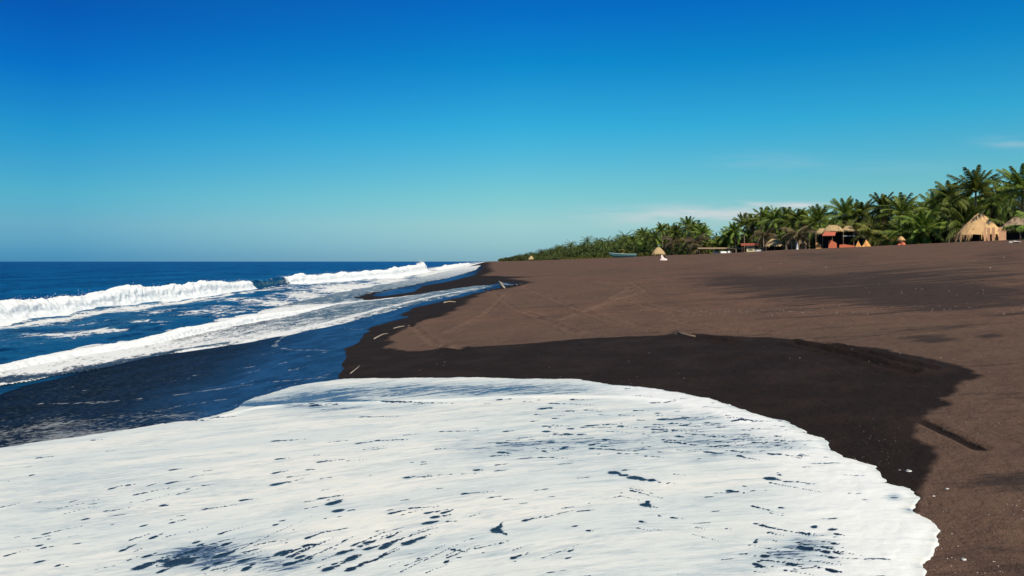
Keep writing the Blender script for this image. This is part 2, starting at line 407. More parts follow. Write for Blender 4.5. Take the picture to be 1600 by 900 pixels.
def mat_leaf(name, a, b, c):
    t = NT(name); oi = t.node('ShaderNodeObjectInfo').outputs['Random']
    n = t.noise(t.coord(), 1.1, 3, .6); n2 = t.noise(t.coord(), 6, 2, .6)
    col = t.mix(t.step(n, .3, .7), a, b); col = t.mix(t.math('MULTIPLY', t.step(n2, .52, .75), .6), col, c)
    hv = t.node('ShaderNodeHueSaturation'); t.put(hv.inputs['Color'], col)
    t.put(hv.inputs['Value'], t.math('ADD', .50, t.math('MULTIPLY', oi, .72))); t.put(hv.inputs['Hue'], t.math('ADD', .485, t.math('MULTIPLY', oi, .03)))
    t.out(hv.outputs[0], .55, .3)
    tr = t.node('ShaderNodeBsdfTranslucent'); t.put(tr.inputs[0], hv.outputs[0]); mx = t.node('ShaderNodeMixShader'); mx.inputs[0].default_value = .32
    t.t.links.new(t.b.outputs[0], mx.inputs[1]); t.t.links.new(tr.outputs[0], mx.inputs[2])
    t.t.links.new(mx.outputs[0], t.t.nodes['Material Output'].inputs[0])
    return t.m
M = dict(
    sand=mat_sand(), sea=mat_sea(), roller=mat_roller(), film=mat_film(), foam=mat_foam(), lace=mat_lace(),
    leaf=mat_leaf('palm_leaf', (.075, .130, .018), (.24, .30, .045), (.44, .43, .10)),
    leaf_y=mat_leaf('palm_leaf_yellowing', (.10, .13, .02), (.22, .19, .035), (.30, .22, .06)),
    leaf_far=mat_leaf('far_foliage', (.055, .095, .026), (.16, .20, .045), (.30, .30, .08)),
    under=mat_leaf('shaded_undergrowth_leaf', (.010, .020, .006), (.022, .040, .010), (.05, .07, .018)),  # leaf colours darkened to hold the shadow beneath the crowns
    dead=mat_leaf('dry_palm_leaf', (.13, .10, .045), (.23, .18, .085), (.33, .26, .14)),
    trunk=simple('palm_trunk', (.22, .17, .13), .35, 6, .9, .1, (1, 1, 5)),
    thatch=simple('straw_thatch', (.64, .40, .19), .35, 5, .9, .1, (6, 6, .6), .6),
    thatch_grey=simple('weathered_thatch', (.34, .24, .16), .35, 5, .9, .1, (6, 6, .6), .6),
    thatch_pale=simple('pale_thatch', (.46, .33, .17), .3, 5, .9, .1, (6, 6, .6), .6),
    wood=simple('old_timber', (.20, .14, .10), .3, 6, .85, .15, (1, 1, 4)),
    drift=simple('bleached_driftwood', (.38, .31, .23), .3, 12, .8, .2, (1, 4, 1)),
    coral=simple('coral_painted_wall', (.62, .17, .09), .15, 3, .8, .2),
    peach=simple('peach_painted_wall', (.75, .36, .12), .15, 3, .8, .2),
    peachpink=simple('pale_peach_panel', (.82, .44, .24), .12, 3, .8, .2),
    redroof=simple('red_sheet_roof', (.50, .13, .08), .25, 3, .6, .3, (8, 1, 1), .5),
    cream=simple('cream_painted_wall', (.66, .58, .38), .12, 3, .8, .2),
    white=simple('white_paint', (.80, .78, .74), .06, 4, .6, .3),
    teal=simple('teal_boat_paint', (.05, .15, .16), .2, 3, .5, .4),
    bluegrey=simple('grey_blue_boat_paint', (.20, .21, .26), .15, 3, .5, .4),
    palecyan=simple('pale_gunwale_paint', (.45, .58, .56), .1, 4, .5, .4),
    blue=simple('blue_cloth', (.07, .18, .38), .3, 3, .8, .2),
    pink=simple('pale_pink_cloth', (.78, .62, .56), .08, 4, .8, .2),
    dark=simple('painted_shade', (.03, .03, .035), .3, 3, .9, .1),  # near-black colour painted in for interior shade and the heap's shadow
    shell=simple('shell_white', (.72, .67, .60), .15, 9, .6, .3),
    green=simple('dark_green_cloth', (.04, .08, .04), .3, 3, .9, .1),
)

# ------------------------------------------------------------------ ground sheet
def fan(rows, tmax, tstep, outs):
    """fan grid: columns at constant x/y inside the view, then widening steps beside it"""
    t = np.arange(-tmax, tmax + tstep / 2, tstep)
    k = np.array(outs, float)
    Yc = np.maximum(rows, 2.4)
    inner = t[None, :] * Yc[:, None]
    left = -(tmax * Yc)[:, None] - k[::-1][None, :]
    right = (tmax * Yc)[:, None] + k[None, :]
    X = np.hstack([left, inner, right]); Y = np.repeat(rows[:, None], X.shape[1], 1)
    return X, Y
def rows_between(segs):
    r = []
    for a, b, d in segs:
        n = max(2, int(math.log(b / a) / d)); r.append(np.geomspace(a, b, n, endpoint=False))
    return np.concatenate(r + [[segs[-1][1]]])

WET = [(0, 500), (400, 470), (640, 440), (720, 420), (752, 411), (764, 410.5), (762, 416), (768, 424), (752, 431), (790, 432), (835, 433), (790, 435), (815, 438), (832, 441),
       (800, 449), (758, 456), (728, 472), (716, 482), (690, 494), (664, 499), (642, 508), (612, 521), (606, 527), (622, 534), (606, 543), (640, 548),
       (700, 546), (770, 541), (850, 535), (914, 530), (960, 529), (1060, 523), (1120, 525), (1200, 528), (1290, 535), (1390, 545), (1450, 558), (1505, 573),
       (1533, 588), (1500, 604), (1470, 622), (1478, 632), (1450, 640), (1425, 664), (1428, 688), (1458, 702), (1468, 716), (1452, 742), (1436, 756), (1432, 790),
       (1400, 900), (1380, 1000), (-300, 1000), (-900, 900), (-900, 500)]
WETW = upoly(WET)
DARKS = [  # centre px,py, half-extent px, weight: wind-sorted black sand
    (1290, 440, 250, 17, .62), (1500, 462, 150, 16, .62), (1440, 425, 180, 10, .45), (1120, 432, 70, 9, .6), (1380, 458, 170, 10, .6), (1060, 418, 120, 6, .45),
    (1190, 527, 120, 6, .5), (1455, 530, 45, 6, 1.0), (1548, 526, 24, 4, .9), (1570, 620, 90, 25, .6), (1560, 570, 60, 8, .4), (1590, 750, 90, 25, .55), (940, 424, 60, 5, .4),
    (1570, 398, 60, 8, .6), (1280, 397, 100, 4, .5), (1150, 399, 120, 3, .4), (880, 440, 60, 4, .2), (1480, 675, 20, 8, .2), (1545, 830, 130, 75, .50), (1380, 446, 260, 22, .30), (1180, 440, 120, 8, .5), (1000, 470, 200, 20, .12), (900, 500, 200, 20, .12), (1300, 408, 260, 6, .3)]
rows = np.concatenate([[-300, -120, -50, -20, -8, -2, 1], rows_between([(2.4, 14, .0055), (14, 70, .010), (70, 400, .022), (400, 9000, .06)])])
X, Y = fan(rows, .75, .002, [.3, 1, 3, 8, 20, 60, 200, 900, 4000])
gx, gy = X.ravel(), Y.ravel(); P2 = np.stack([gx, gy], 1)
gz = ground(gx, gy)
s = gx + SL * gy
near = sstep(60, 8, gy)
gz = gz + near * sstep(0, 3, s) * (.012 * fbm(gx * 1.2, gy * 1.2, 0.5, 4))
_ellc = {}
def mask_ell(items, gx, gy):
    """sum of soft ellipses lying on the ground"""
    key = tuple(items)
    if key not in _ellc:
        _ellc[key] = []
        for px, py, wx, wy, amt in items:
            c = unproj(px, py); a = unproj(px + wx, py) - c; b = unproj(px, py - wy) - c
            _ellc[key].append((c, np.linalg.inv(np.array([a, b]).T), amt))
    out = np.zeros(len(gx))
    for c, inv, amt in _ellc[key]:
        q = inv @ np.stack([gx - c[0], gy - c[1]])
        out = out + amt * np.exp(-np.minimum((q ** 2).sum(0), 50))
    return out
wd = segdist(P2, WETW)
wd = wd + np.minimum(.3, .012 * gy) * fbm(gx * .9, gy * .5, 2.2, 4)
wetd = np.clip(wd / np.maximum(.12 * np.maximum(gy, 3) / 6, .05), -1, 1)
# a few pale wind-blown strips cross the wet patch, and one straight dark rut runs from it
rut = upoly([(1438, 656), (1470, 671), (1500, 686), (1532, 703)])
rd = segdist(P2, rut, False)
wetd = np.maximum(wetd, np.clip(1 - rd / .045, -1, 1))
gz = gz - .03 * np.exp(-(rd / .05) ** 2) + .012 * np.exp(-((rd - .11) / .05) ** 2)
trk = np.zeros(len(gx))
for tr in ([(880, 500), (960, 470), (1010, 455), (985, 440)], [(830, 470), (900, 462), (980, 470), (1060, 492)], [(700, 520), (760, 490), (790, 460)], [(1050, 500), (1120, 515), (1200, 520)], [(900, 430), (960, 428), (1040, 436)], [(1240, 536), (1330, 556), (1420, 582)], [(1262, 533), (1350, 551), (1450, 578)], [(985, 505), (1060, 522), (1150, 536)], [(760, 450), (800, 480), (900, 520)],
           [(800, 441), (870, 470), (960, 505)], [(640, 505), (680, 540), (720, 545)], [(940, 440), (985, 452), (950, 470)]):
    td = segdist(P2, upoly(tr), False)
    gz = gz + .03 * np.exp(-((td - .16) / .07) ** 2) - .03 * np.exp(-(td / .1) ** 2)
    trk = np.maximum(trk, np.exp(-(td / .22) ** 2))
dark = mask_ell(DARKS, gx, gy)
me = grid_mesh('beach', np.stack([gx, gy, gz], 1), *X.shape, attrs={'wetd': wetd, 'dark': dark, 'track': trk})
tag(link('beach_ground', me, M['sand']), kind='structure')

# ------------------------------------------------------------------ sea
def wave_line(y):
    """x of the main line of breakers"""
    return np.interp(y, [-40, 10, 34, 73, 86, 104, 128, 200, 260, 420, 900, 3000], [-20, -21.6, -23, -25.0, -25.6, -23.6, -20.5, -23.5, -27, -33, -52, -125])
srow = np.concatenate([[-300, -100, -40, -10, 1], rows_between([(3.0, 10, .03), (10, 90, .0075), (90, 400, .02), (400, 30000, .09)])])
X, Y = fan(srow, .8, .0032, [1, 3, 8, 20, 60, 200, 900, 4000, 16000])
gx, gy = X.ravel(), Y.ravel(); P2 = np.stack([gx, gy], 1); s = gx + SL * gy
att = np.interp(gy, [0, 60, 160, 500], [1, 1, .5, 0])
gz = att * (.07 * fbm(gx * .35 + 3, gy * .22, 1.0, 3) + .035 * fbm(gx * 1.3, gy * .8, 4.0, 3))
for wl, amp, ang in ((9, .05, .2), (5.2, .03, -.15), (3.1, .02, .5), (23, .12, .05)):
    gz += att * amp * np.sin(math.tau / wl * (gx * math.cos(ang) + gy * math.sin(ang)) + 2 * noise3(gx * .05, gy * .05, wl))
off = gx - wave_line(gy)
gz += .35 * np.exp(-((off + 3.0) / 2.6) ** 2) * att + .18 * np.exp(-((off + 16) / 3.5) ** 2)
gz *= sstep(-7.5, -13, s)
SEAFOAM = [(0, 505, 250, 9, .5), (180, 488, 220, 8, .45), (330, 470, 110, 7, .5), (150, 522, 70, 8, .62), (90, 526, 90, 9, .62), (130, 520, 70, 6, .6), (60, 540, 120, 8, .35), (330, 490, 120, 9, .5), (450, 452, 60, 6, .5), (230, 508, 60, 6, .5), (480, 462, 80, 9, .62), (430, 474, 90, 9, .6),
           (560, 450, 110, 9, .75), (620, 440, 70, 8, .7), (680, 428, 50, 6, .75), (700, 421, 50, 5, .8), (730, 415, 30, 3, .9), (620, 462, 60, 6, .6), (360, 482, 60, 6, .5), (500, 478, 90, 6, .7)]
sf = np.zeros(len(gx))
for px, py, wx, wy, amt in SEAFOAM:
    c = unproj(px, py, True); a = unproj(px + wx, py, True) - c; b = unproj(px, max(py - wy, HOR + 2), True) - c
    q = np.linalg.inv(np.array([a, b]).T) @ np.stack([gx - c[0], gy - c[1]])
    sf = np.maximum(sf, amt * np.exp(-(q ** 2).sum(0)))
sf = np.maximum(sf, .62 * np.exp(-((off - 2.2) / 1.3) ** 2) * (gy > 0) * (np.abs(gy - 79) > 6))
sf = np.maximum(sf, .75 * sstep(-19, -13, s) * sstep(150, 260, gy))
sf = np.maximum(sf, .75 * np.exp(-((off + 1) / 5) ** 2) * sstep(230, 400, gy))
rough = np.interp(gy, [0, 50, 300, 3000], [.08, .12, .25, .35])
shal = sstep(-30, -16, s) * .9
me = grid_mesh('sea', np.stack([gx, gy, gz], 1), *X.shape, keep=(s < -5), attrs={'foam': sf, 'rough': rough, 'shallow': shal})
tag(link('sea_water', me, M['sea']), kind='structure')

# ------------------------------------------------------------------ breaking waves
def roller(name, y0, y1, du, xline, hfun, wfun, foamfun, seed, nv=56, lump=.21, zbase=-.1):
    n = int(math.log(y1 / y0) / du) + 2
    ys = np.geomspace(y0, y1, n); v = np.linspace(0, 1, nv)
    Yg, V = np.meshgrid(ys, v, indexing='ij')
    # cross-section: gentle back, steep bulging front towards the beach, then an apron of foam
    cx = np.interp(v, [0, .22, .42, .52, .62, .74, .84, 1], [-1.5, -.75, -.25, .05, .32, .42, .62, 1.35])
    cz = np.interp(v, [0, .22, .42, .52, .62, .74, .84, 1], [-.05, .42, .92, 1.0, .80, .42, .16, -.06])
    kk = np.array([.25, .5, .25])
    for _ in range(2):
        cx[1:-1] = np.convolve(cx, kk, 'valid'); cz[1:-1] = np.convolve(cz, kk, 'valid')
    H = hfun(Yg) * (1 + .30 * noise3(Yg / 4.5, seed, 5) + .10 * noise3(Yg / 1.4, seed, 0) + .02 * noise3(Yg / .5, seed, 3))
    W = wfun(Yg)
    x = xline(Yg) + cx[None, :] * W; z = zbase + cz[None, :] * (H - zbase); y = Yg + 0
    fo = foamfun(Yg, V)
    env = np.sin(np.clip(V, 0, 1) * math.pi) ** .5 * np.clip(fo * 1.4, .05, 1)
    k = 1 / np.maximum(.35, H * .8)
    a = lump * H * env
    q = (x * k * 1.3, y * k * 1.3, z * k * 1.3)
    b1 = np.abs(noise3(*q)); b2 = np.abs(noise3(q[0] * 2.3 + 9, q[1] * 2.3, q[2] * 2.3)); b3 = np.abs(noise3(q[0] * 5 + 9, q[1] * 5, q[2] * 5))
    disp = a * ((.45 - b1) * 1.1 + (.4 - b2) * .55 + (.4 - b3) * .35)
    x = x + disp * .9; z = z + disp * np.clip(cz[None, :], .1, 1)
    crest = np.exp(-((V - .50) / .10) ** 2)
    z = z + crest * H * fo * .22 * np.maximum(noise3(Yg * 1.3, seed * 3., V * 6) - .25, 0) ** 1.3 + crest * H * fo * .05 * np.maximum(noise3(Yg * 5, seed * 3., V * 14), 0)
    me = grid_mesh(name, np.stack([x.ravel(), y.ravel(), z.ravel()], 1), n, nv, attrs={'foam': fo.ravel()})
    return link(name, me, M['roller'])
def f_main(Yg, V):
    g = np.ones_like(Yg)
    gap = sstep(72.5, 74.0, Yg) * sstep(88, 85, Yg)
    g = g * (1 - gap) + gap * np.clip(.15 + .45 * noise3(Yg * .55 + V * 2, V * 7, 1.) + .35 * (V > .8), 0, .8)
    return g * sstep(.02, .25, V + .0) 
ro = roller('breaking_wave', 9, 92, .0032, wave_line, lambda y: np.interp(y, [9, 30, 36, 44, 60, 74, 80, 92], [.78, .76, .82, .95, .98, .82, .86, 1.05]),
            lambda y: np.full_like(y, 1.5), f_main, 1.7)
tag(ro, kind='structure')
ro2 = roller('breaking_wave', 87, 215, .0032, wave_line, lambda y: np.interp(y, [87, 92, 104, 128, 160, 195, 206, 215], [.5, 1.0, 1.0, 1.35, 1.5, 1.9, 2.3, .5]),
             lambda y: np.interp(y, [87, 215], [1.6, 2.4]), lambda y, v: sstep(.02, .2, v), 4.1, lump=.18)
tag(ro2, kind='structure')
ro3 = roller('breaking_wave', 235, 900, .006, lambda y: wave_line(y) + 2, lambda y: np.interp(y, [235, 300, 420, 900], [.2, .8, 1.0, .9]) * np.clip(1 + .9 * noise3(y / 25, 3, 3), .3, 2),
             lambda y: np.full_like(y, 2.2), lambda y, v: sstep(.02, .2, v) * .9, 6.3, nv=24)
tag(ro3, kind='structure')
def sb_line(y):
    p = upoly([(0, 590), (130, 562), (250, 541), (330, 522), (400, 507), (470, 494), (560, 473), (640, 455), (700, 439)], True)
    return np.interp(y, p[:, 1], p[:, 0], left=p[0, 0] + .4)
ro4 = roller('shore_break_wave', 8, 60, .0032, lambda y: sb_line(y) - .55, lambda y: np.interp(y, [8, 18, 22, 28, 34, 44, 60], [.10, .13, .20, .28, .28, .14, .05]),
             lambda y: np.interp(y, [8, 30, 60], [.75, .8, .7]), lambda y, v: sstep(.0, .18, v), 8.8, lump=.24, zbase=-.05)
tag(ro4, kind='structure')
# spray thrown above the crests
mb = MB(); rng = random.Random(4)
def droplet(x, y, z, r):
    mb.add([(x - r, y, z), (x + r, y, z), (x, y - r, z), (x, y + r, z), (x, y, z - r), (x, y, z + r)],
           [(0, 2, 5), (2, 1, 5), (1, 3, 5), (3, 0, 5), (2, 0, 4), (1, 2, 4), (3, 1, 4), (0, 3, 4)])
for i in range(5200):
    y = rng.choice([rng.uniform(14, 73), rng.uniform(86, 130), rng.uniform(190, 208), rng.uniform(55, 73)])
    hump = max(0, float(noise3(y * .8, 2.2, 0)) + .25)
    h = float(np.interp(y, [10, 74, 87, 128, 205], [1, .85, 1.0, 1.3, 2.3]))
    droplet(float(wave_line(y)) + rng.gauss(0, .22), y, h * rng.uniform(.85, 1.0) + rng.expovariate(1) * .14 * hump * h, rng.uniform(.004, .012) * (1 + y / 60))
tag(mb.build('wave_spray', M['white']), kind='stuff')

# ------------------------------------------------------------------ shallow water film, shore-break foam, foreground foam
def sheet_grid(y0, y1, t0, t1, dr, dt):
    r = np.geomspace(y0, y1, int(math.log(y1 / y0) / dr)); t = np.arange(t0, t1, dt)
    Y = np.repeat(r[:, None], len(t), 1); X = t[None, :] * Y
    return X, Y
def lines(P2, ls, w):
    out = np.zeros(len(P2))
    for l, ww, a in ls:
        q = upoly(l)
        for _ in range(3):      # round the corners
            q = np.vstack([q[:1], np.stack([.75 * q[:-1] + .25 * q[1:], .25 * q[:-1] + .75 * q[1:]], 1).reshape(-1, 2), q[-1:]])
        wob = np.minimum(.10, .012 * P2[:, 1]) * fbm(P2[:, 0] * 2, P2[:, 1] * 1.5, 6.6, 3)
        dd = np.abs(segdist(P2, q, False) + wob)
        out = np.maximum(out, a * np.exp(-(dd / (ww * w * .6)) ** 2))
    return out
FILM = [(0, 596), (130, 570), (250, 549), (350, 533), (440, 516), (520, 502), (600, 482), (640, 473), (700, 461), (740, 451), (784, 441), (815, 443), (790, 447), (745, 458), (700, 469),
        (655, 479), (640, 486), (622, 493), (640, 495), (606, 503), (575, 515), (563, 530), (545, 545), (537, 560), (533, 592), (540, 640), (200, 760), (-300, 800), (-1200, 900), (-1200, 700), (-300, 640)]
FILM2 = [(578, 462), (600, 455), (640, 447), (690, 437), (735, 425), (752, 412), (758, 412), (752, 420), (742, 430), (700, 440), (660, 447), (645, 456), (600, 463)]
X, Y = sheet_grid(5, 300, -.78, .02, .006, .0016)
P2 = np.stack([X.ravel(), Y.ravel()], 1); gx, gy = P2.T
sd = np.maximum(segdist(P2, upoly(FILM)), segdist(P2, upoly(FILM2)))
sd = sd + np.minimum(.25, .01 * gy) * fbm(gx * 1.1, gy * .5, 7.7, 4)
zz = np.maximum(ground(gx, gy), -.05) + .012 * np.clip(sd / .12, -2, 1) + .006 * fbm(gx * 2, gy * 1.2, 3.3, 3) * (sd > 0)
LN = [([(60, 632), (150, 630), (250, 622), (330, 610), (420, 598), (520, 590)], .10, .80), ([(0, 660), (120, 655), (250, 640), (360, 624)], .09, .6), ([(430, 541), (436, 530), (455, 521), (490, 513)], .12, .9),
      ([(430, 541), (452, 548), (480, 547), (515, 549)], .10, .75), ([(515, 549), (560, 540)], .05, .6), ([(532, 512), (560, 517), (600, 508), (640, 505)], .08, .8), ([(330, 570), (400, 556), (470, 544)], .10, .6),
      ([(600, 486), (660, 474), (740, 456), (784, 443)], .10, .8), ([(460, 520), (520, 508), (590, 497)], .12, .6), ([(200, 600), (330, 585), (440, 565)], .12, .55), ([(80, 615), (200, 606), (300, 592)], .10, .5), ([(380, 585), (450, 566), (520, 548)], .10, .6), ([(420, 612), (480, 596), (532, 580)], .07, .6), ([(784, 443), (800, 446), (815, 443)], .2, 1.2),
      ([(578, 462), (640, 447), (735, 426)], .2, .8), ([(380, 600), (450, 580), (530, 562)], .09, .6), ([(355, 640), (420, 615), (470, 604)], .10, .6)]
line = lines(P2, LN, 1.0)
speck = mask_ell([(0, 690, 150, 26, .50), (140, 672, 150, 18, .42), (80, 640, 260, 34, .24), (270, 650, 110, 14, .36), (100, 600, 300, 16, .2), (400, 530, 90, 8, .2)], gx, gy)
speck = np.minimum(speck, .62) + .22 * fbm(gx * .8, gy * 1.6, 3.1, 4) + .10
blue = np.clip(mask_ell([(560, 500, 110, 18, .9), (500, 560, 110, 45, .8), (640, 478, 110, 9, .9), (450, 600, 120, 30, .75), (350, 630, 90, 25, .6), (620, 457, 60, 6, 1.), (700, 430, 50, 12, 1.)], gx, gy), 0, 1)  # where the sky's reflection is painted into the film
me = grid_mesh('film', np.stack([gx, gy, zz], 1), *X.shape, keep=sd > -.15, attrs={'line': line, 'speck': speck, 'blue': blue})
tag(link('shallow_water', me, M['film']), kind='structure')

BAND = [(-700, 740), (-200, 640), (0, 600), (60, 590), (130, 575), (250, 556), (350, 541), (440, 526), (520, 510), (580, 493), (640, 478), (700, 464), (745, 453), (770, 446), (740, 448), (690, 455), (620, 465), (575, 470),
        (545, 464), (575, 457), (640, 446), (700, 434), (742, 422), (752, 413), (745, 412), (700, 424), (640, 438), (560, 452), (480, 470), (400, 490), (330, 501), (250, 514), (150, 542), (0, 575), (-200, 612), (-700, 700)]
X, Y = sheet_grid(8, 400, -.78, .02, .006, .0016)
P2 = np.stack([X.ravel(), Y.ravel()], 1); gx, gy = P2.T
sd = segdist(P2, upoly(BAND)) + np.minimum(.5, .014 * gy) * fbm(gx * .9, gy * .5, 1.7, 4)
zz = np.maximum(ground(gx, gy), .02) + .035 * np.clip(sd / .3, -2, 1) + .02 * fbm(gx * 3, gy * 2, 5.3, 3) * np.clip(sd / .3, 0, 1) + .02
dens = np.interp(gy, [8, 22, 27, 34, 60, 120, 300], [.66, .70, .48, .30, .28, .42, .6])
edge = np.exp(-(sd / .35) ** 2)
lb = segdist(P2, upoly([(600, 468), (560, 472), (480, 480), (400, 492), (330, 503)]), False); dens = dens + .45 * np.exp(-(lb / 1.2) ** 2)
lb = segdist(P2, upoly([(745, 452), (690, 462), (640, 473), (580, 488), (500, 510), (420, 527)]), False); dens = dens + .30 * np.exp(-(lb / .3) ** 2)
lb = segdist(P2, upoly([(0, 598), (100, 584), (180, 570), (260, 553), (340, 540)]), False); dens = dens - .55 * np.exp(-(lb / .38) ** 2)
me = grid_mesh('lace', np.stack([gx, gy, zz], 1), *X.shape, keep=sd > -.25, attrs={'dens': dens})
tag(link('shore_break_foam', me, M['lace']), kind='structure')

FOAM = [(1452, 900), (1466, 850), (1468, 828), (1450, 812), (1424, 803), (1420, 790), (1432, 777), (1422, 768), (1385, 748), (1372, 730), (1340, 716), (1304, 703), (1296, 690), (1262, 678), (1225, 660),
        (1200, 653), (1165, 640), (1130, 628), (1085, 617), (1020, 607), (960, 601), (900, 593), (850, 592), (700, 590), (600, 591), (540, 592), (480, 599), (440, 607), (400, 620), (370, 632), (345, 645), (300, 655), (250, 662),
        (190, 672), (130, 681), (60, 690), (0, 699), (-300, 735), (-1200, 830),]
FW = np.vstack([upoly(FOAM), [(-14, 7), (-14, 1.0), (2.2, 1.0)]])
X, Y = sheet_grid(2.3, 13.5, -1.1, .62, .0032, .0011)
P2 = np.stack([X.ravel(), Y.ravel()], 1); gx, gy = P2.T
sd = segdist(P2, FW) + .05 * fbm(gx * 1.9, gy * 1.9, 5.5, 6, gain=.62) + .015
thick = .014 * sstep(0, .22, sd) + .017 * sstep(-.01, .03, sd)
lip = upoly([(1160, 660), (1100, 640), (1050, 629), (980, 624), (880, 622), (780, 624), (690, 628), (600, 631), (520, 633), (460, 634), (400, 640), (340, 655)])
ld = segdist(P2, lip, False)
inner_line = np.exp(-(ld / .07) ** 2)
thin_items = [(330, 872, 95, 22, 1.05), (420, 845, 70, 10, .5), (440, 885, 60, 14, .8), (110, 790, 110, 16, .45), (1265, 862, 62, 28, 1.0), (1200, 880, 90, 20, .6), (1395, 780, 20, 7, 1.3), (1420, 800, 10, 6, .7),
              (1150, 690, 130, 26, .85), (1090, 658, 70, 9, .8), (960, 690, 120, 20, .45), (1230, 700, 50, 9, .6), (850, 705, 150, 24, .42), (760, 700, 70, 16, .42), (640, 611, 210, 12, .95), (880, 608, 170, 10, .7), (500, 622, 80, 9, .9), (1080, 640, 120, 10, .4), (430, 628, 60, 7, .6), (480, 650, 120, 8, .4), (415, 634, 70, 4, 1.5), (560, 630, 60, 3, 1.0),
              (250, 750, 90, 12, .35), (60, 755, 90, 12, .25), (720, 860, 130, 14, .2), (640, 870, 60, 12, .3), (900, 650, 200, 10, .3), (1040, 620, 60, 4, .2), (560, 640, 140, 4, .6)]
thin = mask_ell(thin_items, gx, gy)
rim = sstep(.02, .12, sd) * sstep(1.1, .25, sd) * sstep(.6, 1.6, gx)
thin = thin - rim * .5 - inner_line * .6 + .12
# dark openings trailing strings of beads, drawn out along the flow
HOLES = [  # head px,py, tail px,py, size px
    (222, 890, 300, 866, 9), (300, 866, 345, 858, 6), (352, 855, 365, 852, 5), (280, 882, 325, 872, 15), (345, 872, 375, 862, 8), (380, 880, 400, 875, 6), (340, 884, 365, 878, 5), (440, 868, 470, 861, 7), (478, 857, 515, 851, 4), (450, 886, 490, 874, 6), (385, 893, 392, 888, 6),
    (535, 868, 575, 855, 6), (575, 852, 598, 845, 5), (512, 894, 545, 882, 7), (548, 878, 570, 868, 7), (575, 862, 600, 855, 5), (600, 860, 628, 846, 6), (640, 852, 652, 846, 7), (658, 845, 664, 843, 5), (612, 806, 640, 800, 4), (642, 798, 690, 794, 3),
    (432, 760, 470, 752, 6), (430, 742, 452, 738, 4), (520, 790, 545, 784, 7), (528, 802, 560, 800, 6), (502, 782, 540, 776, 4), (430, 692, 485, 688, 4), (435, 720, 450, 718, 4), (500, 725, 545, 720, 3.5), (590, 691, 640, 689, 3.5), (565, 654, 640, 652, 3),
    (670, 821, 700, 818, 6), (668, 806, 700, 800, 4), (680, 812, 706, 808, 5), (775, 833, 790, 842, 7), (780, 828, 784, 820, 4), (745, 738, 756, 738, 4), (690, 677, 750, 676, 3), (790, 677, 805, 676, 3), (782, 710, 800, 712, 4), (770, 716, 800, 714, 3),
    (848, 641, 872, 640, 5), (852, 677, 868, 678, 4), (860, 695, 875, 694, 3.5), (885, 681, 900, 682, 3.5), (920, 668, 975, 664, 4), (925, 698, 940, 695, 4), (925, 704, 1000, 708, 4), (850, 708, 856, 711, 3), (958, 742, 966, 744, 6), (975, 746, 983, 746, 5), (990, 750, 1052, 760, 7),
    (1205, 752, 1222, 755, 7), (1228, 757, 1270, 759, 3), (1140, 771, 1170, 775, 4), (1008, 793, 1022, 798, 6), (1012, 788, 1018, 800, 3), (1035, 658, 1120, 654, 5), (1010, 670, 1040, 669, 3), (1048, 665, 1080, 665, 3), (1105, 710, 1130, 713, 4), (1145, 708, 1175, 711, 3),
    (1155, 716, 1185, 722, 3.5), (1060, 685, 1075, 687, 4), (1085, 682, 1140, 684, 3), (1120, 693, 1150, 696, 3), (1178, 695, 1230, 694, 3), (1020, 632, 1060, 631, 3), (895, 627, 935, 627, 3), (780, 627, 800, 626, 3), (1300, 832, 1310, 830, 4), (1272, 828, 1275, 826, 4), (1180, 852, 1185, 846, 3),
    (1195, 874, 1200, 874, 5), (1255, 862, 1300, 868, 6), (1290, 868, 1300, 870, 5), (1220, 798, 1232, 799, 3), (295, 655, 340, 652, 5), (302, 658, 325, 660, 4), (490, 636, 530, 634, 5), (600, 631, 700, 632, 3.5), (400, 636, 430, 633, 3), (270, 737, 285, 735, 4),
    (255, 793, 268, 792, 4), (175, 766, 190, 762, 4), (200, 761, 212, 759, 3), (165, 802, 175, 802, 3), (265, 758, 280, 755, 4), (300, 748, 320, 745, 2.5), (318, 762, 340, 760, 2.5), (380, 785, 400, 783, 4), (60, 882, 80, 878, 4), (90, 888, 100, 886, 3), (10, 872, 45, 862, 3),
    (230, 873, 250, 866, 5), (430, 824, 440, 822, 3), (345, 838, 355, 836, 3), (350, 836, 400, 822, 2), (60, 718, 70, 717, 2.5), (115, 684, 130, 682, 3), (145, 690, 160, 689, 2.5), (1110, 590, 1112, 590, 1), (708, 864, 730, 868, 3), (1030, 810, 1033, 812, 2)]
hole = np.zeros(len(gx)); qx = 800 + F * gx / gy
rr = np.random.RandomState(3)
order = np.arange(len(gx)).reshape(X.shape)
yr = Y[:, 0]; tr_ = X[0] / Y[0, 0]
def stamp(c, a, b, rot, amt):
    """elliptical opening at world c with half-axes a (along rot) and b"""
    R = max(a, b) * 1.9
    i0, i1 = np.searchsorted(yr, [c[1] - R, c[1] + R])
    if i1 <= i0: return
    j0, j1 = np.searchsorted(tr_, [(c[0] - R) / c[1] - .01, (c[0] + R) / c[1] + .01])
    if j1 <= j0: return
    ix = order[i0:i1, j0:j1].ravel()
    dx, dy = gx[ix] - c[0], gy[ix] - c[1]; cr, sr = math.cos(rot), math.sin(rot)
    u = (dx * cr + dy * sr) / a; w = (-dx * sr + dy * cr) / b
    hole[ix] = np.maximum(hole[ix], amt * np.exp(-(u * u + w * w) * .7))
hr = random.Random(21)
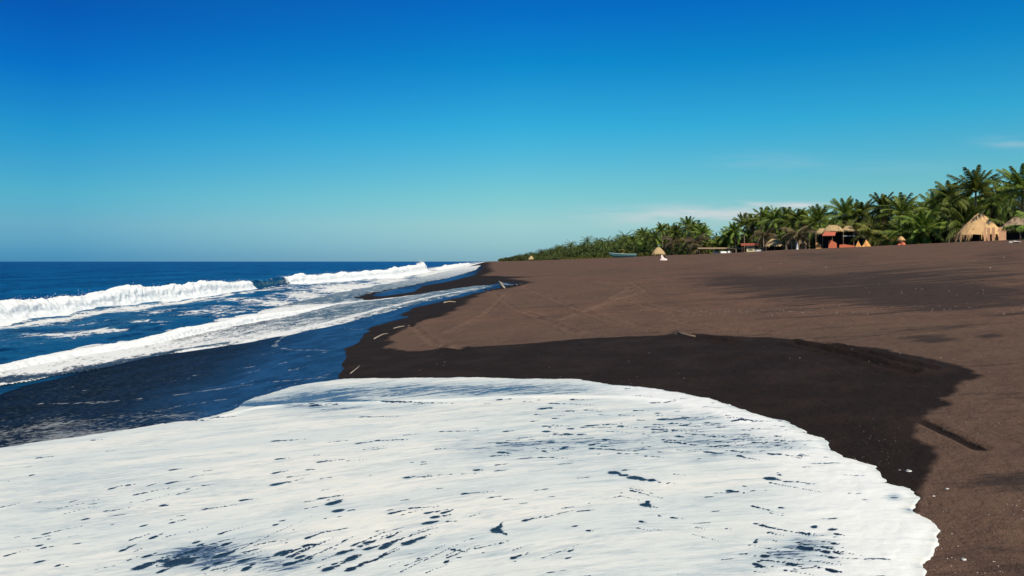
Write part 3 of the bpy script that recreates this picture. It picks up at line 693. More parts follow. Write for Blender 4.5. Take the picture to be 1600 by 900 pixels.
for n_, xa, xb, ya, yb, tilt, smax in ((52, 190, 720, 842, 900, -.40, 6), (26, 0, 330, 760, 860, -.22, 4), (70, 990, 1260, 648, 722, .05, 3.4), (34, 830, 1010, 636, 722, .02, 4), (44, 1160, 1310, 835, 900, .15, 4), (24, 420, 820, 672, 790, -.08, 4),
                                       (30, 440, 1120, 606, 634, -.02, 3), (24, 900, 1240, 740, 840, .2, 3.4), (16, 600, 900, 800, 880, -.30, 4)):
    for _ in range(n_):
        hx, hy = hr.uniform(xa, xb), hr.uniform(ya, yb); ln_ = hr.expovariate(1 / 22.) + 3
        HOLES.append((hx, hy, hx + ln_, hy + ln_ * (tilt + hr.uniform(-.08, .08)), 1.4 + (smax - 1.4) * hr.random() ** 2.2))
for hx, hy, tx, ty, sz in HOLES:
    a = unproj(hx, hy); b = unproj(tx, ty); e = b - a; ln = np.linalg.norm(e); rot = math.atan2(e[1], e[0])
    r0 = sz / F * a[1] * .92
    stamp(a, r0 * 1.7, r0 * 1.25, rot, 1.05)
    t = r0 * .7
    while t < ln:
        f = t / ln; rad = r0 * (1 - .72 * f) * rr.uniform(.55, 1.15)
        p = a + e * f + rr.normal(size=2) * r0 * .35
        stamp(p, rad * rr.uniform(1.1, 2.0), rad * rr.uniform(.8, 1.3), rot + rr.normal() * .25, rr.uniform(.75, 1.0))
        t += rad * rr.uniform(1.0, 2.0 + 1.6 * f)
def flow_slope(x, y): return float(.36 * np.clip((.9 - x) / 2.0, -1.2, 1) * (sstep(7.2, 4.4, y) if x < .9 else 1))
for i in range(2600):     # small openings gathered where the foam is thin
    px, py = rr.uniform(0, 1420), 590 + 320 * rr.uniform() ** .8
    c = unproj(px, py)
    th_ = mask_ell(thin_items, np.array([c[0]]), np.array([c[1]]))[0]
    if rr.uniform() > .045 + .5 * max(0, th_ - .3) : continue
    r0 = rr.uniform(1.1, 3.0) / F * c[1] * .8
    rot = math.atan(flow_slope(c[0], c[1]))
    n = rr.randint(1, 6)
    for k in range(n):
        stamp(c + np.array([math.cos(rot), math.sin(rot)]) * k * r0 * 3.4, r0 * rr.uniform(1.4, 3.4), r0 * rr.uniform(.8, 1.3), rot, rr.uniform(.6, 1.0))
uvv = gy + np.where(gx < .9, .062 * sstep(7.2, 4.4, gy) + .006, .05) * np.minimum((gx - .9) ** 2, 9) + .05 * noise3(gx * .7, gy * .9, 12.)
zz = ground(gx, gy) - .012 + thick + (.003 * fbm(gx * 1.3, uvv * 3, 2.0, 3) + .0012 * fbm(gx * 7, uvv * 12, 6.0, 3)) * sstep(0, .1, sd) + .018 * inner_line * sstep(0, .1, sd)
zz = zz + rim * .006 * (np.abs(fbm(gx * 5, gy * 5, 8.0, 3)))- .003 * np.clip(hole, 0, 1)
me = grid_mesh('foam', np.stack([gx, gy, zz], 1), *X.shape, keep=sd > -.06, attrs={'thin': thin, 'hole': hole, 'rim': rim + .7 * inner_line}, uv=np.stack([gx, uvv], 1))
tag(link('swash_foam', me, M['foam']), kind='structure')
#PART2
# ------------------------------------------------------------------ palms
def s_tree(Y): return float(np.interp(Y, [0, 110, 190, 240, 400, 700, 3000], [68, 68, 68, 62, 56, 50, 47]))
def locate(px, off=0.0):
    """world x,y of a spot on the tree line (off metres behind it) in the direction px"""
    Y = 200.0
    for _ in range(60):
        Y = .5 * Y + .5 * (s_tree(Y) + off) / max((px - 800) / F + SL, .004)
    return (px - 800) / F * Y, Y
def top_z(py, Y): return EYE + (HOR - py) / F * Y

def frond(V, Fc, org, az, elv, length, droop, n, leaflen, w, rnd, hang=.35):
    """one pinnate frond: a curved rachis with two rows of narrow leaflets"""
    ns = 12; pts = [np.array(org, float)]; ca, sa = math.cos(az), math.sin(az); dirs = []
    for i in range(ns):
        t = (i + .5) / ns
        a = elv - droop * t ** 1.25
        d_ = np.array([ca * math.cos(a), sa * math.cos(a), math.sin(a)]); dirs.append(d_); pts.append(pts[-1] + d_ * length / ns)
    dirs.append(dirs[-1]); side = np.array([-sa, ca, 0.0])
    b = len(V)
    for i, p in enumerate(pts):
        r = .045 * (1 - .8 * i / ns) * (w / .06) ** .5
        up = np.cross(dirs[i], side)
        V.extend([p + side * r, p - side * r, p + up * r * 1.2])
    for i in range(ns):
        for k in range(3):
            Fc.append((b + i * 3 + k, b + i * 3 + (k + 1) % 3, b + i * 3 + 3 + (k + 1) % 3, b + i * 3 + 3 + k))
    for j in range(n):
        t = .10 + .90 * (j + rnd.uniform(-.3, .3)) / n; t = min(max(t, .08), .995)
        q = t * ns; i = int(q); f = q - i; p = pts[i] * (1 - f) + pts[min(i + 1, ns)] * f; d_ = dirs[i]
        up = np.cross(d_, side); up /= np.linalg.norm(up)
        ll = leaflen * math.sin(math.pi * (.12 + .80 * t)) ** .6 * rnd.uniform(.85, 1.1)
        for sg in (-1, 1):
            dr = side * sg * .82 + d_ * (.45 + .35 * t) - up * rnd.uniform(.0, .35); dr /= np.linalg.norm(dr)
            mid = p + dr * ll * .5 - np.array([0, 0, ll * hang * .28]); tip = p + dr * ll * .92 - np.array([0, 0, ll * hang * rnd.uniform(.8, 1.4)])
            b2 = len(V)
            V.extend([p + d_ * w * .5, p - d_ * w * .5, mid - d_ * w * .42, mid + d_ * w * .42, tip])
            Fc.append((b2, b2 + 1, b2 + 2, b2 + 3)); Fc.append((b2 + 3, b2 + 2, b2 + 4))
def crown_mesh(name, seed, nf=24, length=4.2, n=30, leaflen=.92, w=.125, emin=-35, emax=84, droop=(.9, 1.5), hang=.6, mat='leaf'):
    rnd = random.Random(seed); V, Fc = [], []
    for k in range(nf):
        u = (k + .5) / nf
        az = k * 2.39996 + rnd.uniform(-.3, .3)
        elv = math.radians(emax + (emin - emax) * u ** 1.15 + rnd.uniform(-8, 8))
        frond(V, Fc, (math.cos(az) * .1, math.sin(az) * .1, -.5 * u), az, elv, length * rnd.uniform(.82, 1.1) * (.82 + .3 * min(1, 2.2 * u)), rnd.uniform(*droop) * (.55 + .6 * u), n, leaflen, w, rnd, hang)
    me = raw_mesh(name, V, Fc); me.materials.append(M[mat]); return me
def trunk_mesh(seed, h=8.0, r=.17, lean=.6):
    rnd = random.Random(seed); mb = MB(); pts, rad = [], []
    a = rnd.uniform(0, 6.28)
    for i in range(15):
        t = i / 14; pts.append((math.cos(a) * lean * t ** 1.8, math.sin(a) * lean * t ** 1.8, -.4 + (h + .4) * t)); rad.append(r * (1.45 - .75 * t ** .5) * (1.08 if i % 2 else .95))
    mb.tube(pts, rad, 8); me = raw_mesh('trunk', mb.v, mb.f, True); me.materials.append(M['trunk'])
    return me, (math.cos(a) * lean, math.sin(a) * lean)
def dead_mesh(seed, nf=7, length=3.0):
    rnd = random.Random(seed); V, Fc = [], []
    for k in range(nf):
        az = rnd.uniform(0, 6.28); frond(V, Fc, (0, 0, -.45), az, math.radians(rnd.uniform(-62, -20)), length * rnd.uniform(.7, 1.1), rnd.uniform(.5, .9), 14, .55, .07, rnd, .8)
    me = raw_mesh('dead_fronds', V, Fc); me.materials.append(M['dead']); return me
TALL = [crown_mesh('crown', 11 + i, nf=28, length=(3.7, 3.4, 3.9, 3.5)[i], droop=((.8, 1.3), (.9, 1.6), (.7, 1.2), (1.0, 1.7))[i]) for i in range(4)]
UPR = [crown_mesh('crown', 31 + i, nf=24, length=3.9, emin=-5, emax=86, droop=(.45, .9)) for i in range(2)]
YEL = [crown_mesh('crown', 41 + i, nf=18, length=3.7, emin=-40, emax=60, droop=(1.1, 1.7), mat='leaf_y') for i in range(2)]
LOW = [crown_mesh('crown', 51 + i, nf=22, length=4.8, emin=-5, emax=80, droop=(1.2, 1.9), n=30, leaflen=1.0, w=.14) for i in range(2)]
DRY = [crown_mesh('crown', 61 + i, nf=16, length=4.2, emin=-30, emax=55, droop=(1.5, 2.2), hang=.9, mat='dead') for i in range(2)]
TR = [trunk_mesh(70 + i, 8.0, .17, (.5, .9, .3)[i]) for i in range(3)]
DEAD = [dead_mesh(80 + i) for i in range(2)]
FAR = []
for i in range(4):       # palms too distant to show their parts: one mesh each
    rnd = random.Random(90 + i); V, Fc = [], []
    for k in range(17):
        u = (k + .5) / 17; az = k * 2.39996
        frond(V, Fc, (0, 0, 9), az, math.radians(82 - 115 * u + rnd.uniform(-8, 8)), 4.6 * rnd.uniform(.85, 1.1), rnd.uniform(.8, 1.4), 9, 1.1, .22, rnd)
    mb = MB(); mb.tube([(0, 0, -1), (.2, .1, 4), (.1, 0, 9)], [.26, .2, .15], 6)
    b = len(V); V += mb.v; Fc += [tuple(b + q for q in f) for f in mb.f]
    me = raw_mesh('palm', V, Fc); me.materials.append(M['leaf_far']); FAR.append(me)
prnd = random.Random(5)
def palm(px, top, off, kind, label, group, cat='palm tree'):
    x, y = locate(px, off); zb = float(ground(x, y)); zt = top_z(top, y)
    rise = {'tall': 3.1, 'up': 3.5, 'yel': 2.7, 'low': 3.6, 'dry': 2.4}[kind]      # crown height above its heart
    hc = max(.5, zt - zb - rise); sc = 1.0
    if zt - zb - rise < .5: sc = max(.45, (zt - zb - .3) / (rise + .2)); hc = .5 * sc
    root = empty('palm_tree', (x, y, zb), prnd.uniform(0, 6.28)); tag(root, label, cat, group)
    tm, (lx, ly) = TR[prnd.randrange(3)]
    t = bpy.data.objects.new('trunk', tm); C.objects.link(t); t.parent = root; t.scale = (sc, sc, hc / 8.0)
    cm = {'tall': TALL, 'up': UPR, 'yel': YEL, 'low': LOW, 'dry': DRY}[kind]
    c = bpy.data.objects.new('crown', cm[prnd.randrange(len(cm))]); C.objects.link(c); c.parent = root; c.location = (lx * sc, ly * sc, hc)
    q = sc * prnd.uniform(.92, 1.08); c.scale = (q, q, sc); c.rotation_euler = (prnd.uniform(-.12, .12), prnd.uniform(-.12, .12), prnd.uniform(0, 6.28))
    if kind in ('tall', 'dry') and hc > 3:
        dd = bpy.data.objects.new('dead_fronds', DEAD[prnd.randrange(2)]); C.objects.link(dd); dd.parent = root; dd.location = c.location; dd.rotation_euler = (0, 0, prnd.uniform(0, 6.28))
    return root
G1 = 'coconut palms standing behind the beach huts'
for a in [
    (1597, 257, 3, 'tall', 'tallest dark green palm, cut by the right frame edge above the grey thatched hut'),
    (1524, 259, 4, 'up', 'tall palm with upright fan of fronds rising directly behind the golden thatched hut'),
    (1562, 279, 9, 'tall', 'shadowed palm between the frame-edge palm and the one behind the golden hut'),
    (1482, 276, 6, 'tall', 'tall palm with one spiky central frond just left of the golden hut palm'),
    (1458, 299, 10, 'tall', 'dark palm half hidden behind the spiky-fronded palm left of the golden hut'),
    (1497, 312, 1, 'low', 'low bushy palm whose green fronds brush the left side of the golden hut'),
    (1446, 322, 2, 'low', 'big low palm with arching fronds reaching the sand left of the golden hut'),
    (1424, 338, 1, 'low', 'low palm with bright arching frond right of the small coral tent'),
    (1407, 303, 4, 'tall', 'palm with drooping right-hand fronds standing above the small coral tent'),
    (1378, 297, 4, 'tall', 'tall full-crowned palm above the yellowing palms right of the red-roofed bar'),
    (1353, 311, 6, 'tall', 'palm behind the right end of the red-roofed bar'),
    (1328, 308, 3, 'tall', 'spiky open-crowned palm rising over the thatch of the red-roofed bar'),
    (1366, 338, 1, 'yel', 'yellowing low palm at the right end of the red-roofed bar'),
    (1392, 348, 0, 'yel', 'yellow-fronded low palm between the peach tents and the coral tent'),
    (1336, 334, 3, 'yel', 'yellow-green palm leaning over the back of the red-roofed bar'),
    (1306, 336, 8, 'tall', 'short palm behind the left thatch of the red-roofed bar'),
    (1283, 317, 2, 'up', 'narrow palm with upright dark fronds at the left end of the red-roofed bar'),
    (1264, 330, 6, 'tall', 'palm just left of the narrow upright palm, partly behind it'),
    (1252, 320, 4, 'tall', 'broad palm with tall central fronds above the folded white parasol'),
    (1243, 346, 0, 'dry', 'palm with brown drooping fronds arching beside the folded white parasol'),
    (1228, 324, 6, 'tall', 'palm behind the drooping brown palm, left of the folded white parasol'),
    (1212, 322, 4, 'tall', 'full green palm rising over the low pinkish thatched roof'),
    (1196, 324, 5, 'tall', 'green palm directly behind the bare pole by the pinkish thatched roof'),
    (1197, 351, -1, 'dry', 'dry palm with long hanging fronds like a tent over the bare pole'),
    (1178, 329, 5, 'tall', 'palm above the right side of the cream kiosk with the red roof'),
    (1163, 330, 8, 'up', 'spiky dark palm rising above the left side of the cream kiosk'),
    (1150, 344, 5, 'tall', 'dark palm left of the spiky one above the cream kiosk'),
    (1137, 352, 4, 'tall', 'small dark palm above the right half of the long low awning'),
    (1126, 364, 3, 'tall', 'lowest palm at the left end of the dense palms beside the sky gap'),
    (1117, 372, 6, 'tall', 'small green palm under the sky gap above the long low awning'),
    (1622, 316, -6, 'low', 'low palm at the right frame edge with a frond hanging across the grey thatched hut')]: palm(*a, G1)
G2 = 'coconut palms in the middle grove beyond the sky gap'
for a in [
    (1096, 348, 3, 'tall', 'right-hand palm of the middle grove, fronds reaching into the sky gap'),
    (1086, 341, 5, 'tall', 'palm second from the right in the middle grove'),
    (1074, 338, 7, 'tall', 'tallest palm of the middle grove'),
    (1060, 348, 6, 'tall', 'palm in the dip at the centre of the middle grove'),
    (1046, 349, 8, 'tall', 'palm left of the dip in the middle grove'),
    (1036, 345, 5, 'tall', 'left palm of the middle grove, high above the straw hut'),
    (1024, 358, 6, 'tall', 'shorter palm at the left foot of the middle grove behind the straw hut'),
    (1090, 363, 0, 'dry', 'palm with grey-brown hanging fronds at the right front of the middle grove'),
    (1052, 364, 0, 'dry', 'palm with grey-brown hanging fronds arching over the dark space right of the straw hut'),
    (1101, 373, -1, 'yel', 'small yellow palm at the foot of the middle grove by the long awning'),
    (1074, 362, 2, 'yel', 'yellow-green palm low in the centre of the middle grove'),
    (1003, 355, 4, 'tall', 'isolated taller palm left of the straw hut'),
    (989, 365, 5, 'tall', 'palm just left of the isolated taller palm, above the white boats'),
    (1012, 368, 2, 'tall', 'low palm tucked between the isolated tall palm and the straw hut'),
    (983, 384, 0, 'yel', 'small yellow palm above the right end of the teal boat'),
    (1110, 372, 4, 'tall', 'small palm filling the bottom of the sky gap')]: palm(*a, G2)
# second rows inland, seen as crowns between and under the front ones
for i in range(64):
    px = prnd.uniform(1118, 1640); top = float(np.interp(px, [1118, 1150, 1200, 1300, 1400, 1480, 1640], [374, 352, 338, 335, 322, 296, 280])) + prnd.uniform(2, 26)
    where, grp = [q[1:] for q in ((1180, 'above the long awning and kiosk', 'kiosk'), (1265, 'between the kiosk and the red-roofed bar', 'parasol'), (1365, 'behind the red-roofed bar', 'bar'), (1480, 'between the bar and the golden hut', 'middle'), (2000, 'behind the golden and grey thatched huts', 'huts')) if px < q[0]][0]
    palm(px, top, prnd.uniform(9, 24), 'tall', 'partly hidden second-row palm in the shadow ' + where, 'second-row palms ' + where)
for i in range(12):
    px = prnd.uniform(1020, 1100); palm(px, prnd.uniform(354, 372), prnd.uniform(9, 22), 'tall', 'partly hidden palm within the middle grove behind its front row', 'palms inside the middle grove')
# far receding line: individual small palms, then a wood too far to tell its trees apart
for i in range(230):
    px = 862 + (1018 - 862) * prnd.random() ** .8 if i < 170 or i == 0 else prnd.uniform(806, 880)
    sky_ = float(np.interp(px, [800, 830, 850, 860, 880, 900, 940, 960, 985, 1000, 1020], [398, 393, 388, 386, 381, 378, 374, 370, 365, 363, 359]))
    x, y = locate(px, prnd.uniform(0, 26)); zb = float(ground(x, y))
    top = sky_ + (408 - sky_) / 28 * prnd.choice([prnd.gauss(1, 3), prnd.uniform(3, 12), prnd.uniform(3, 12)])
    if i == 0: px, top = 918, 366; x, y = locate(px, 4); zb = float(ground(x, y))
    h = max(3.5, top_z(top, y) - zb); sc = h / 12.6
    o = bpy.data.objects.new('palm_tree', FAR[i % 4]); C.objects.link(o); o.location = (x, y, zb); o.rotation_euler = (0, 0, prnd.uniform(0, 6.28)); o.scale = (sc * 1.05, sc * 1.05, sc)
    if i == 0: tag(o, 'single distant palm standing clear above the receding tree line', 'palm tree', 'palms of the receding tree line')
    else: tag(o, 'small distant palm in the receding tree line left of the straw hut', 'palm tree', 'palms of the receding tree line')

def clumps(name, n, yr_, offr, hr, rad, leaf, per, mat, seed, bias=1.0, dens=None):
    rr_ = np.random.RandomState(seed); V, Fc = [], []
    for i in range(n):
        y = math.exp(rr_.uniform(math.log(yr_[0]), math.log(yr_[1]))); s_ = s_tree(y) + rr_.uniform(*offr); x = s_ - SL * y
        k = np.interp(y, [yr_[0], yr_[1]], [1, rad[1] / rad[0]]); R_ = rad[0] * k * rr_.uniform(.7, 1.25); zc = float(ground(x, y)); h = rr_.uniform(*hr) * (1 + .45 * float(noise3(math.log(y) * 11, seed, s_ / 30)))
        g = rr_.normal(size=(per, 3)); g /= np.linalg.norm(g, axis=1)[:, None]; g *= rr_.uniform(.35, 1.0, (per, 1)) ** .5
        P = np.array([x, y, zc + h * .5]) + g * np.array([R_, R_, h * .5])
        a = rr_.normal(size=(per, 3)); a[:, 2] = a[:, 2] * .5 + .25; a /= np.linalg.norm(a, axis=1)[:, None]; b_ = np.cross(a, rr_.normal(size=(per, 3))); b_ /= np.linalg.norm(b_, axis=1)[:, None]
        L_ = leaf * k * rr_.uniform(.6, 1.3, (per, 1))
        q = np.stack([P - a * L_, P - b_ * L_ * .22, P + a * L_ - [0, 0, .2 * leaf], P + b_ * L_ * .22], 1).reshape(-1, 3)
        b0 = len(V); V.extend(q.tolist()); Fc.extend([(b0 + 4 * j, b0 + 4 * j + 1, b0 + 4 * j + 2, b0 + 4 * j + 3) for j in range(per)])
    return tag(link(name, raw_mesh(name, V, Fc), M[mat]), kind='stuff')
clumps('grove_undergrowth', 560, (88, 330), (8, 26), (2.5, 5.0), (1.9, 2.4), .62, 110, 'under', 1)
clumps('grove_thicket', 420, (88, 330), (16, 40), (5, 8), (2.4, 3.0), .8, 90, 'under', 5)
clumps('roadside_scrub', 420, (240, 800), (0, 20), (2, 5.0), (2.0, 4.5), .7, 70, 'leaf_far', 2)
clumps('far_wood', 640, (420, 3000), (4, 60), (5, 10.5), (4.5, 14.0), 1.3, 80, 'leaf_far', 3)
clumps('dry_beach_scrub', 90, (280, 520), (-3, 2), (.6, 1.8), (1.2, 1.8), .4, 60, 'leaf_y', 4)

# ------------------------------------------------------------------ huts, bar, kiosk
def thatch(mb, W, D, z0, z1, ridge=.25, rag=.25, n=44, rnd=random.Random(1), bulge=.12):
    """hipped straw roof shell with ragged strands hanging from the eave"""
    rings = 7; vs = []
    def pt(a, t):
        c, s_ = math.cos(a), math.sin(a); e = .75
        ex = abs(c) ** e * (1 if c >= 0 else -1); ey = abs(s_) ** e * (1 if s_ >= 0 else -1)
        r = 1 - t; return (ex * W / 2 * (r + ridge * t) + 0, ey * D / 2 * (r + .03), z0 + (z1 - z0) * (t + bulge * math.sin(math.pi * t)))
    for i in range(rings + 1):
        for k in range(n):
            x, y, z = pt(k / n * math.tau, i / rings); j = .05 * (W / 5) * (1 if W > 4.5 else 2.6)
            vs.append((x + rnd.uniform(-j, j), y + rnd.uniform(-j, j), z + rnd.uniform(-j, j)))
    fs = [(i * n + k, i * n + (k + 1) % n, (i + 1) * n + (k + 1) % n, (i + 1) * n + k) for i in range(rings) for k in range(n)]
    fs.append(tuple(rings * n + k for k in range(n)))
    mb.add(vs, fs)
    for q in range(int(170)):     # strands
        a = rnd.uniform(0, math.tau); t = rnd.choice([0, 0, 0, rnd.uniform(0, .85)]); x, y, z = pt(a, t); L_ = rag * rnd.uniform(.5, 1.5); w = .07 * W / 5
        ox, oy = math.cos(a), math.sin(a); k = 1.03
        mb.add([(x * k - oy * w, y * k + ox * w, z + .06), (x * k + oy * w, y * k - ox * w, z + .06), (x * k + ox * L_ * .35 + oy * w * .3, y * k + oy * L_ * .35, z - L_), (x * k + ox * L_ * .3, y * k + oy * L_ * .3, z - L_ * .9)], [(0, 1, 2, 3)])
def hut(px, off, W, D, h_eave, h_top, mat, label, posts=True, bulge=.05, rz=.0, cat='hut', rag=.3, ridge=.25, wall=None, name='thatched_hut', group=None):
    x, y = locate(px, off) if off is not None else px
    root = empty(name, (x, y, float(ground(x, y))), rz); tag(root, label, cat, group)
    mb = MB(); thatch(mb, W, D, h_eave, h_top, ridge, rag, rnd=random.Random(int(W * 100)), bulge=bulge); mb.build('roof', M[mat], root)
    if posts:
        for sx in (-1, 0, 1):
            for sy in (-1, 1):
                m = MB(); m.tube([(sx * W * .40, sy * D * .36, -.4), (sx * W * .39, sy * D * .35, h_eave + .35)], .09, 7); m.build('post', M['wood'], root)
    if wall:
        m = MB(); m.box((0, D * .36, (h_eave + .1) / 2 - .1), (W * .8, .08, h_eave + .3)); m.build('back_wall', M[wall], root)  # dark wall colour stands in for the shade inside the hut
    return root
def face(px, off):  # rotation that turns local -y towards the camera
    x, y = locate(px, off); return -math.atan2(x, y)
h1 = hut(1531, -1.5, 5.7, 4.6, .95, 3.8, 'thatch', 'big golden straw hut with a rounded peaked roof reaching almost to the sand', bulge=.04, rz=face(1532, -1.5), rag=.75, ridge=.10, wall='dark')
m = MB()        # straw bundles closing the left side and part of the front
rnd = random.Random(8)
for k in range(60):
    a = rnd.choice([rnd.uniform(math.pi * .9, math.pi * 1.36), rnd.uniform(math.pi * 1.72, math.pi * 2.05)]); rx, ry = 2.25, 1.85
    x, y = rx * math.cos(a), ry * math.sin(a); w = rnd.uniform(.08, .2); z1 = rnd.uniform(1.1, 1.5); z0 = rnd.choice([0.0, 0.0, .15, .4])
    m.add([(x - w, y - .03, z0), (x + w, y, z0 + rnd.uniform(0, .1)), (x * .97 + w * .7, y * .97, z1), (x * .97 - w * .7, y * .97, z1)], [(0, 1, 2, 3)])
m.build('straw_wall', M['thatch'], h1)
h2 = hut(1594, -1.0, 4.4, 3.6, 1.55, 2.95, 'thatch_grey', 'smaller grey thatched hut on posts at the right frame edge', rz=face(1594, -1), rag=.3, wall='dark')
for dx, w, tilt in ((-1.85, .8, -.1), (-2.8, .30, .15), (-3.3, .26, .2), (-3.7, .22, -.1)):
    m = MB(); m.box((dx, -2.2, .75), (w, .08, 1.75), rx=tilt * .5); m.build('wall_panel', M['peachpink'], h2)

def local(px, py0, base_px, off):
    """local x,z on a facade at base_px for picture position px,py0 (front facing the camera)"""
    x, y = locate(base_px, off); d_ = math.hypot(x, y); zb = float(ground(x, y))
    return (px - base_px) / F * y, top_z(py0, y) - zb
# the red-roofed bar
bx, by = locate(1314, -1.0); bar = empty('beach_bar', (bx, by, float(ground(bx, by))), face(1314, -1.0) * .6)
tag(bar, 'open beach bar with red sheet roof, thatch and dark interior under the palms', 'bar')
def lz(px, py): return local(px, py, 1314, -1.0)
m = MB(); x0, z0 = lz(1283, 368.5); x1, z1 = lz(1306, 360.5)
m.add([(x0, -3.2, z0), (x0 + 2.2, -3.2, z0), (x1, -.8, z1), (x1 - 1.9, -.8, z1), (x0, -3.2, z0 - .09), (x0 + 2.2, -3.2, z0 - .09), (x1, -.8, z1 - .09), (x1 - 1.9, -.8, z1 - .09)],
      [(0, 1, 2, 3), (7, 6, 5, 4), (0, 4, 5, 1), (1, 5, 6, 2), (2, 6, 7, 3), (3, 7, 4, 0)]); m.build('sheet_roof', M['redroof'], bar)
for px, w, d_, za, zb_ in ((1303, 3.9, 3.4, 361, 350), (1325, 2.4, 2.6, 360, 352), (1341, 2.2, 2.6, 364, 357), (1286, 2.2, 2.4, 364, 355)):
    x, a = lz(px, za); _, b = lz(px, zb_); m = MB(); thatch(m, w, d_, 0, (b - a) * .85, .3, .25, rnd=random.Random(px)); o = m.build('thatched_roof', M['thatch_pale'], bar); o.location = (x, .3, a)
m = MB(); x0, z0 = lz(1283, 362); x1, _ = lz(1349, 362); m.box(((x0 + x1) / 2, 2.2, z0 / 2), (x1 - x0, .1, z0)); m.build('back_wall', M['dark'], bar)  # near-black wall carries the shade of the bar's interior
m = MB(); m.box(((x0 + x1) / 2 + .3, .6, z0 - .05), (x1 - x0 - .3, 3.2, .10)); m.build('ceiling', M['dark'], bar)  # ceiling in the same painted interior shade
for px in (1276, 1286, 1300, 1316, 1331, 1346):
    x, _ = lz(px, 370); m = MB(); m.tube([(x, -1.0, -.3), (x, -1.0, z0 - .1)], .08, 7); m.build('post', M['wood'], bar)
x, _ = lz(1330, 369); m = MB(); m.box((x, -1.05, lz(1330, 369)[1]), (3.6, .07, .10)); m.build('rail', M['palecyan'], bar)
for px, a, b, w, mt, lb in ((1300, 384, 375, 1.5, 'coral', 'coral painted wall panel'), (1279.5, 385, 379, 1.0, 'peach', 'peach painted wall panel'), (1322, 385, 382, 3.0, 'coral', 'low coral wall'), (1366, 384, 378, 1.5, 'coral', 'low dark coral wall at the right end')):
    x, zb_ = lz(px, b); m = MB(); m.add([(x - w / 2, -1.6, -.2), (x + w / 2, -1.6, -.2), (x + w * .45, -1.6, zb_ * .62), (x - w * .2, -1.6, zb_), (x - w / 2, -1.6, zb_ * .9),
                                   (x - w / 2, -1.5, -.2), (x + w / 2, -1.5, -.2), (x + w * .45, -1.5, zb_ * .62), (x - w * .2, -1.5, zb_), (x - w / 2, -1.5, zb_ * .9)],
                                  [(0, 1, 2, 3, 4), (9, 8, 7, 6, 5), (0, 5, 6, 1), (1, 6, 7, 2), (2, 7, 8, 3), (3, 8, 9, 4), (4, 9, 5, 0)])
    o = m.build('wall_panel', M[mt], bar); o['label'] = lb
def tent(px, off, W, H, mat, label, topmat=None):
    """low cloth tent: four folded panels hung from a short pole"""
    x, y = locate(px, off); root = empty('sun_tent', (x, y, float(ground(x, y))), .3); tag(root, label, 'tent')
    m = MB(); n = 10; vs = [(0, 0, H)]; rnd = random.Random(px)
    for ring, f in ((1, .45), (2, 1.0)):
        for k in range(n):
            a = k / n * math.tau; r = W / 2 * f * (1.0 if k % 2 else .62) * rnd.uniform(.75, 1.2); vs.append((math.cos(a) * r, math.sin(a) * r, H * (1 - f) ** 1.1 + (.0 if ring == 2 else rnd.uniform(-.22, .18)) - (.05 if ring == 2 else 0)))
    fs = [(0, 1 + k, 1 + (k + 1) % n) for k in range(n)] + [(1 + k, 1 + n + k, 1 + n + (k + 1) % n, 1 + (k + 1) % n) for k in range(n)]
    m.add(vs, fs); m.build('cloth', M[mat], root)
    m = MB(); m.tube([(0, 0, -.1), (0, 0, H + .18)], .05, 6); m.build('pole', M['wood'], root)
    if topmat:
        m = MB(); thatch(m, W * .7, W * .7, H * .75, H * 1.25, .1, .2, rnd=random.Random(2)); m.build('cap', M[topmat], root)
tent(1341, -3.5, 1.6, 1.2, 'peach', 'left peach cloth tent of the pair beside the red-roofed bar')
tent(1353, -3.5, 1.7, 1.3, 'peach', 'right peach cloth tent of the pair beside the red-roofed bar')
tent(1408, -3.0, 1.45, 1.15, 'coral', 'small coral tent with a yellow straw cap alone under the palms', 'thatch')
# kiosk
kx, ky = locate(1172, -2); kk = face(1172, -2); kr = empty('beach_kiosk', (kx, ky, float(ground(kx, ky))), kk); u = ky / F
tag(kr, 'small cream kiosk with a flat red roof and a barred window', 'kiosk')
m = MB(); m.box((.2, 0, .85), (13 * u, 2.0, 2.1)); m.build('wall', M['cream'], kr)
m = MB(); m.box((-.1, 0, 2.2), (26 * u, 3.0, .10), rx=.10); m.box((-.1, -1.55, 1.98), (26 * u, .06, .42), rx=.1); m.build('roof', M['redroof'], kr)
m = MB(); m.box((.15, -1.03, 1.0), (.95, .05, .7)); wdw = m.build('window', M['green'], kr)
m = MB(); [m.box((.15 + q * .22, -1.07, 1.0), (.05, .04, .72)) for q in (-2, -1, 0, 1, 2)]; m.box((.15, -1.065, 1.36), (1.1, .05, .06)); m.build('frame', M['cream'], wdw)
m = MB(); m.tube([(-1.9, -1.3, -.3), (-1.9, -1.3, 1.95)], .06, 6); m.build('post', M['wood'], kr)
def low_wall(px, off, W, H, mat, label, rz=0., name='low_wall', cat='wall'):
    x, y = locate(px, off); m = MB(); m.box((0, 0, H / 2 - .15), (W, .18, H + .3)); m.box((0, 0, H + .035), (W + .06, .24, .06))
    o = m.build(name, M[mat], None); o.location = (x, y, float(ground(x, y))); o.rotation_euler = (0, 0, face(px, off) + rz); tag(o, label, cat)
low_wall(1185.5, -3, 10 * u, .55, 'white', 'low white wall joining the right side of the cream kiosk')
hut(1210, 0, 4.6, 4.0, 1.5, 3.3, 'thatch_pale', 'low shelter with a pinkish thatched roof between the kiosk and the folded white parasol', rz=face(1210, 0), rag=.25, wall='dark', name='thatched_shelter', cat='shelter')
hut(1238, 3, 2.6, 2.4, 2.1, 3.6, 'thatch_grey', 'little grey thatched shelter left of the folded white parasol, under the palms', rz=face(1238, 3), name='thatched_shelter', cat='shelter')
hut(1252, 4, 2.0, 2.0, 1.9, 3.0, 'thatch_pale', 'tiny pale thatched shelter just right of the folded white parasol', rz=0, name='thatched_shelter', cat='shelter')
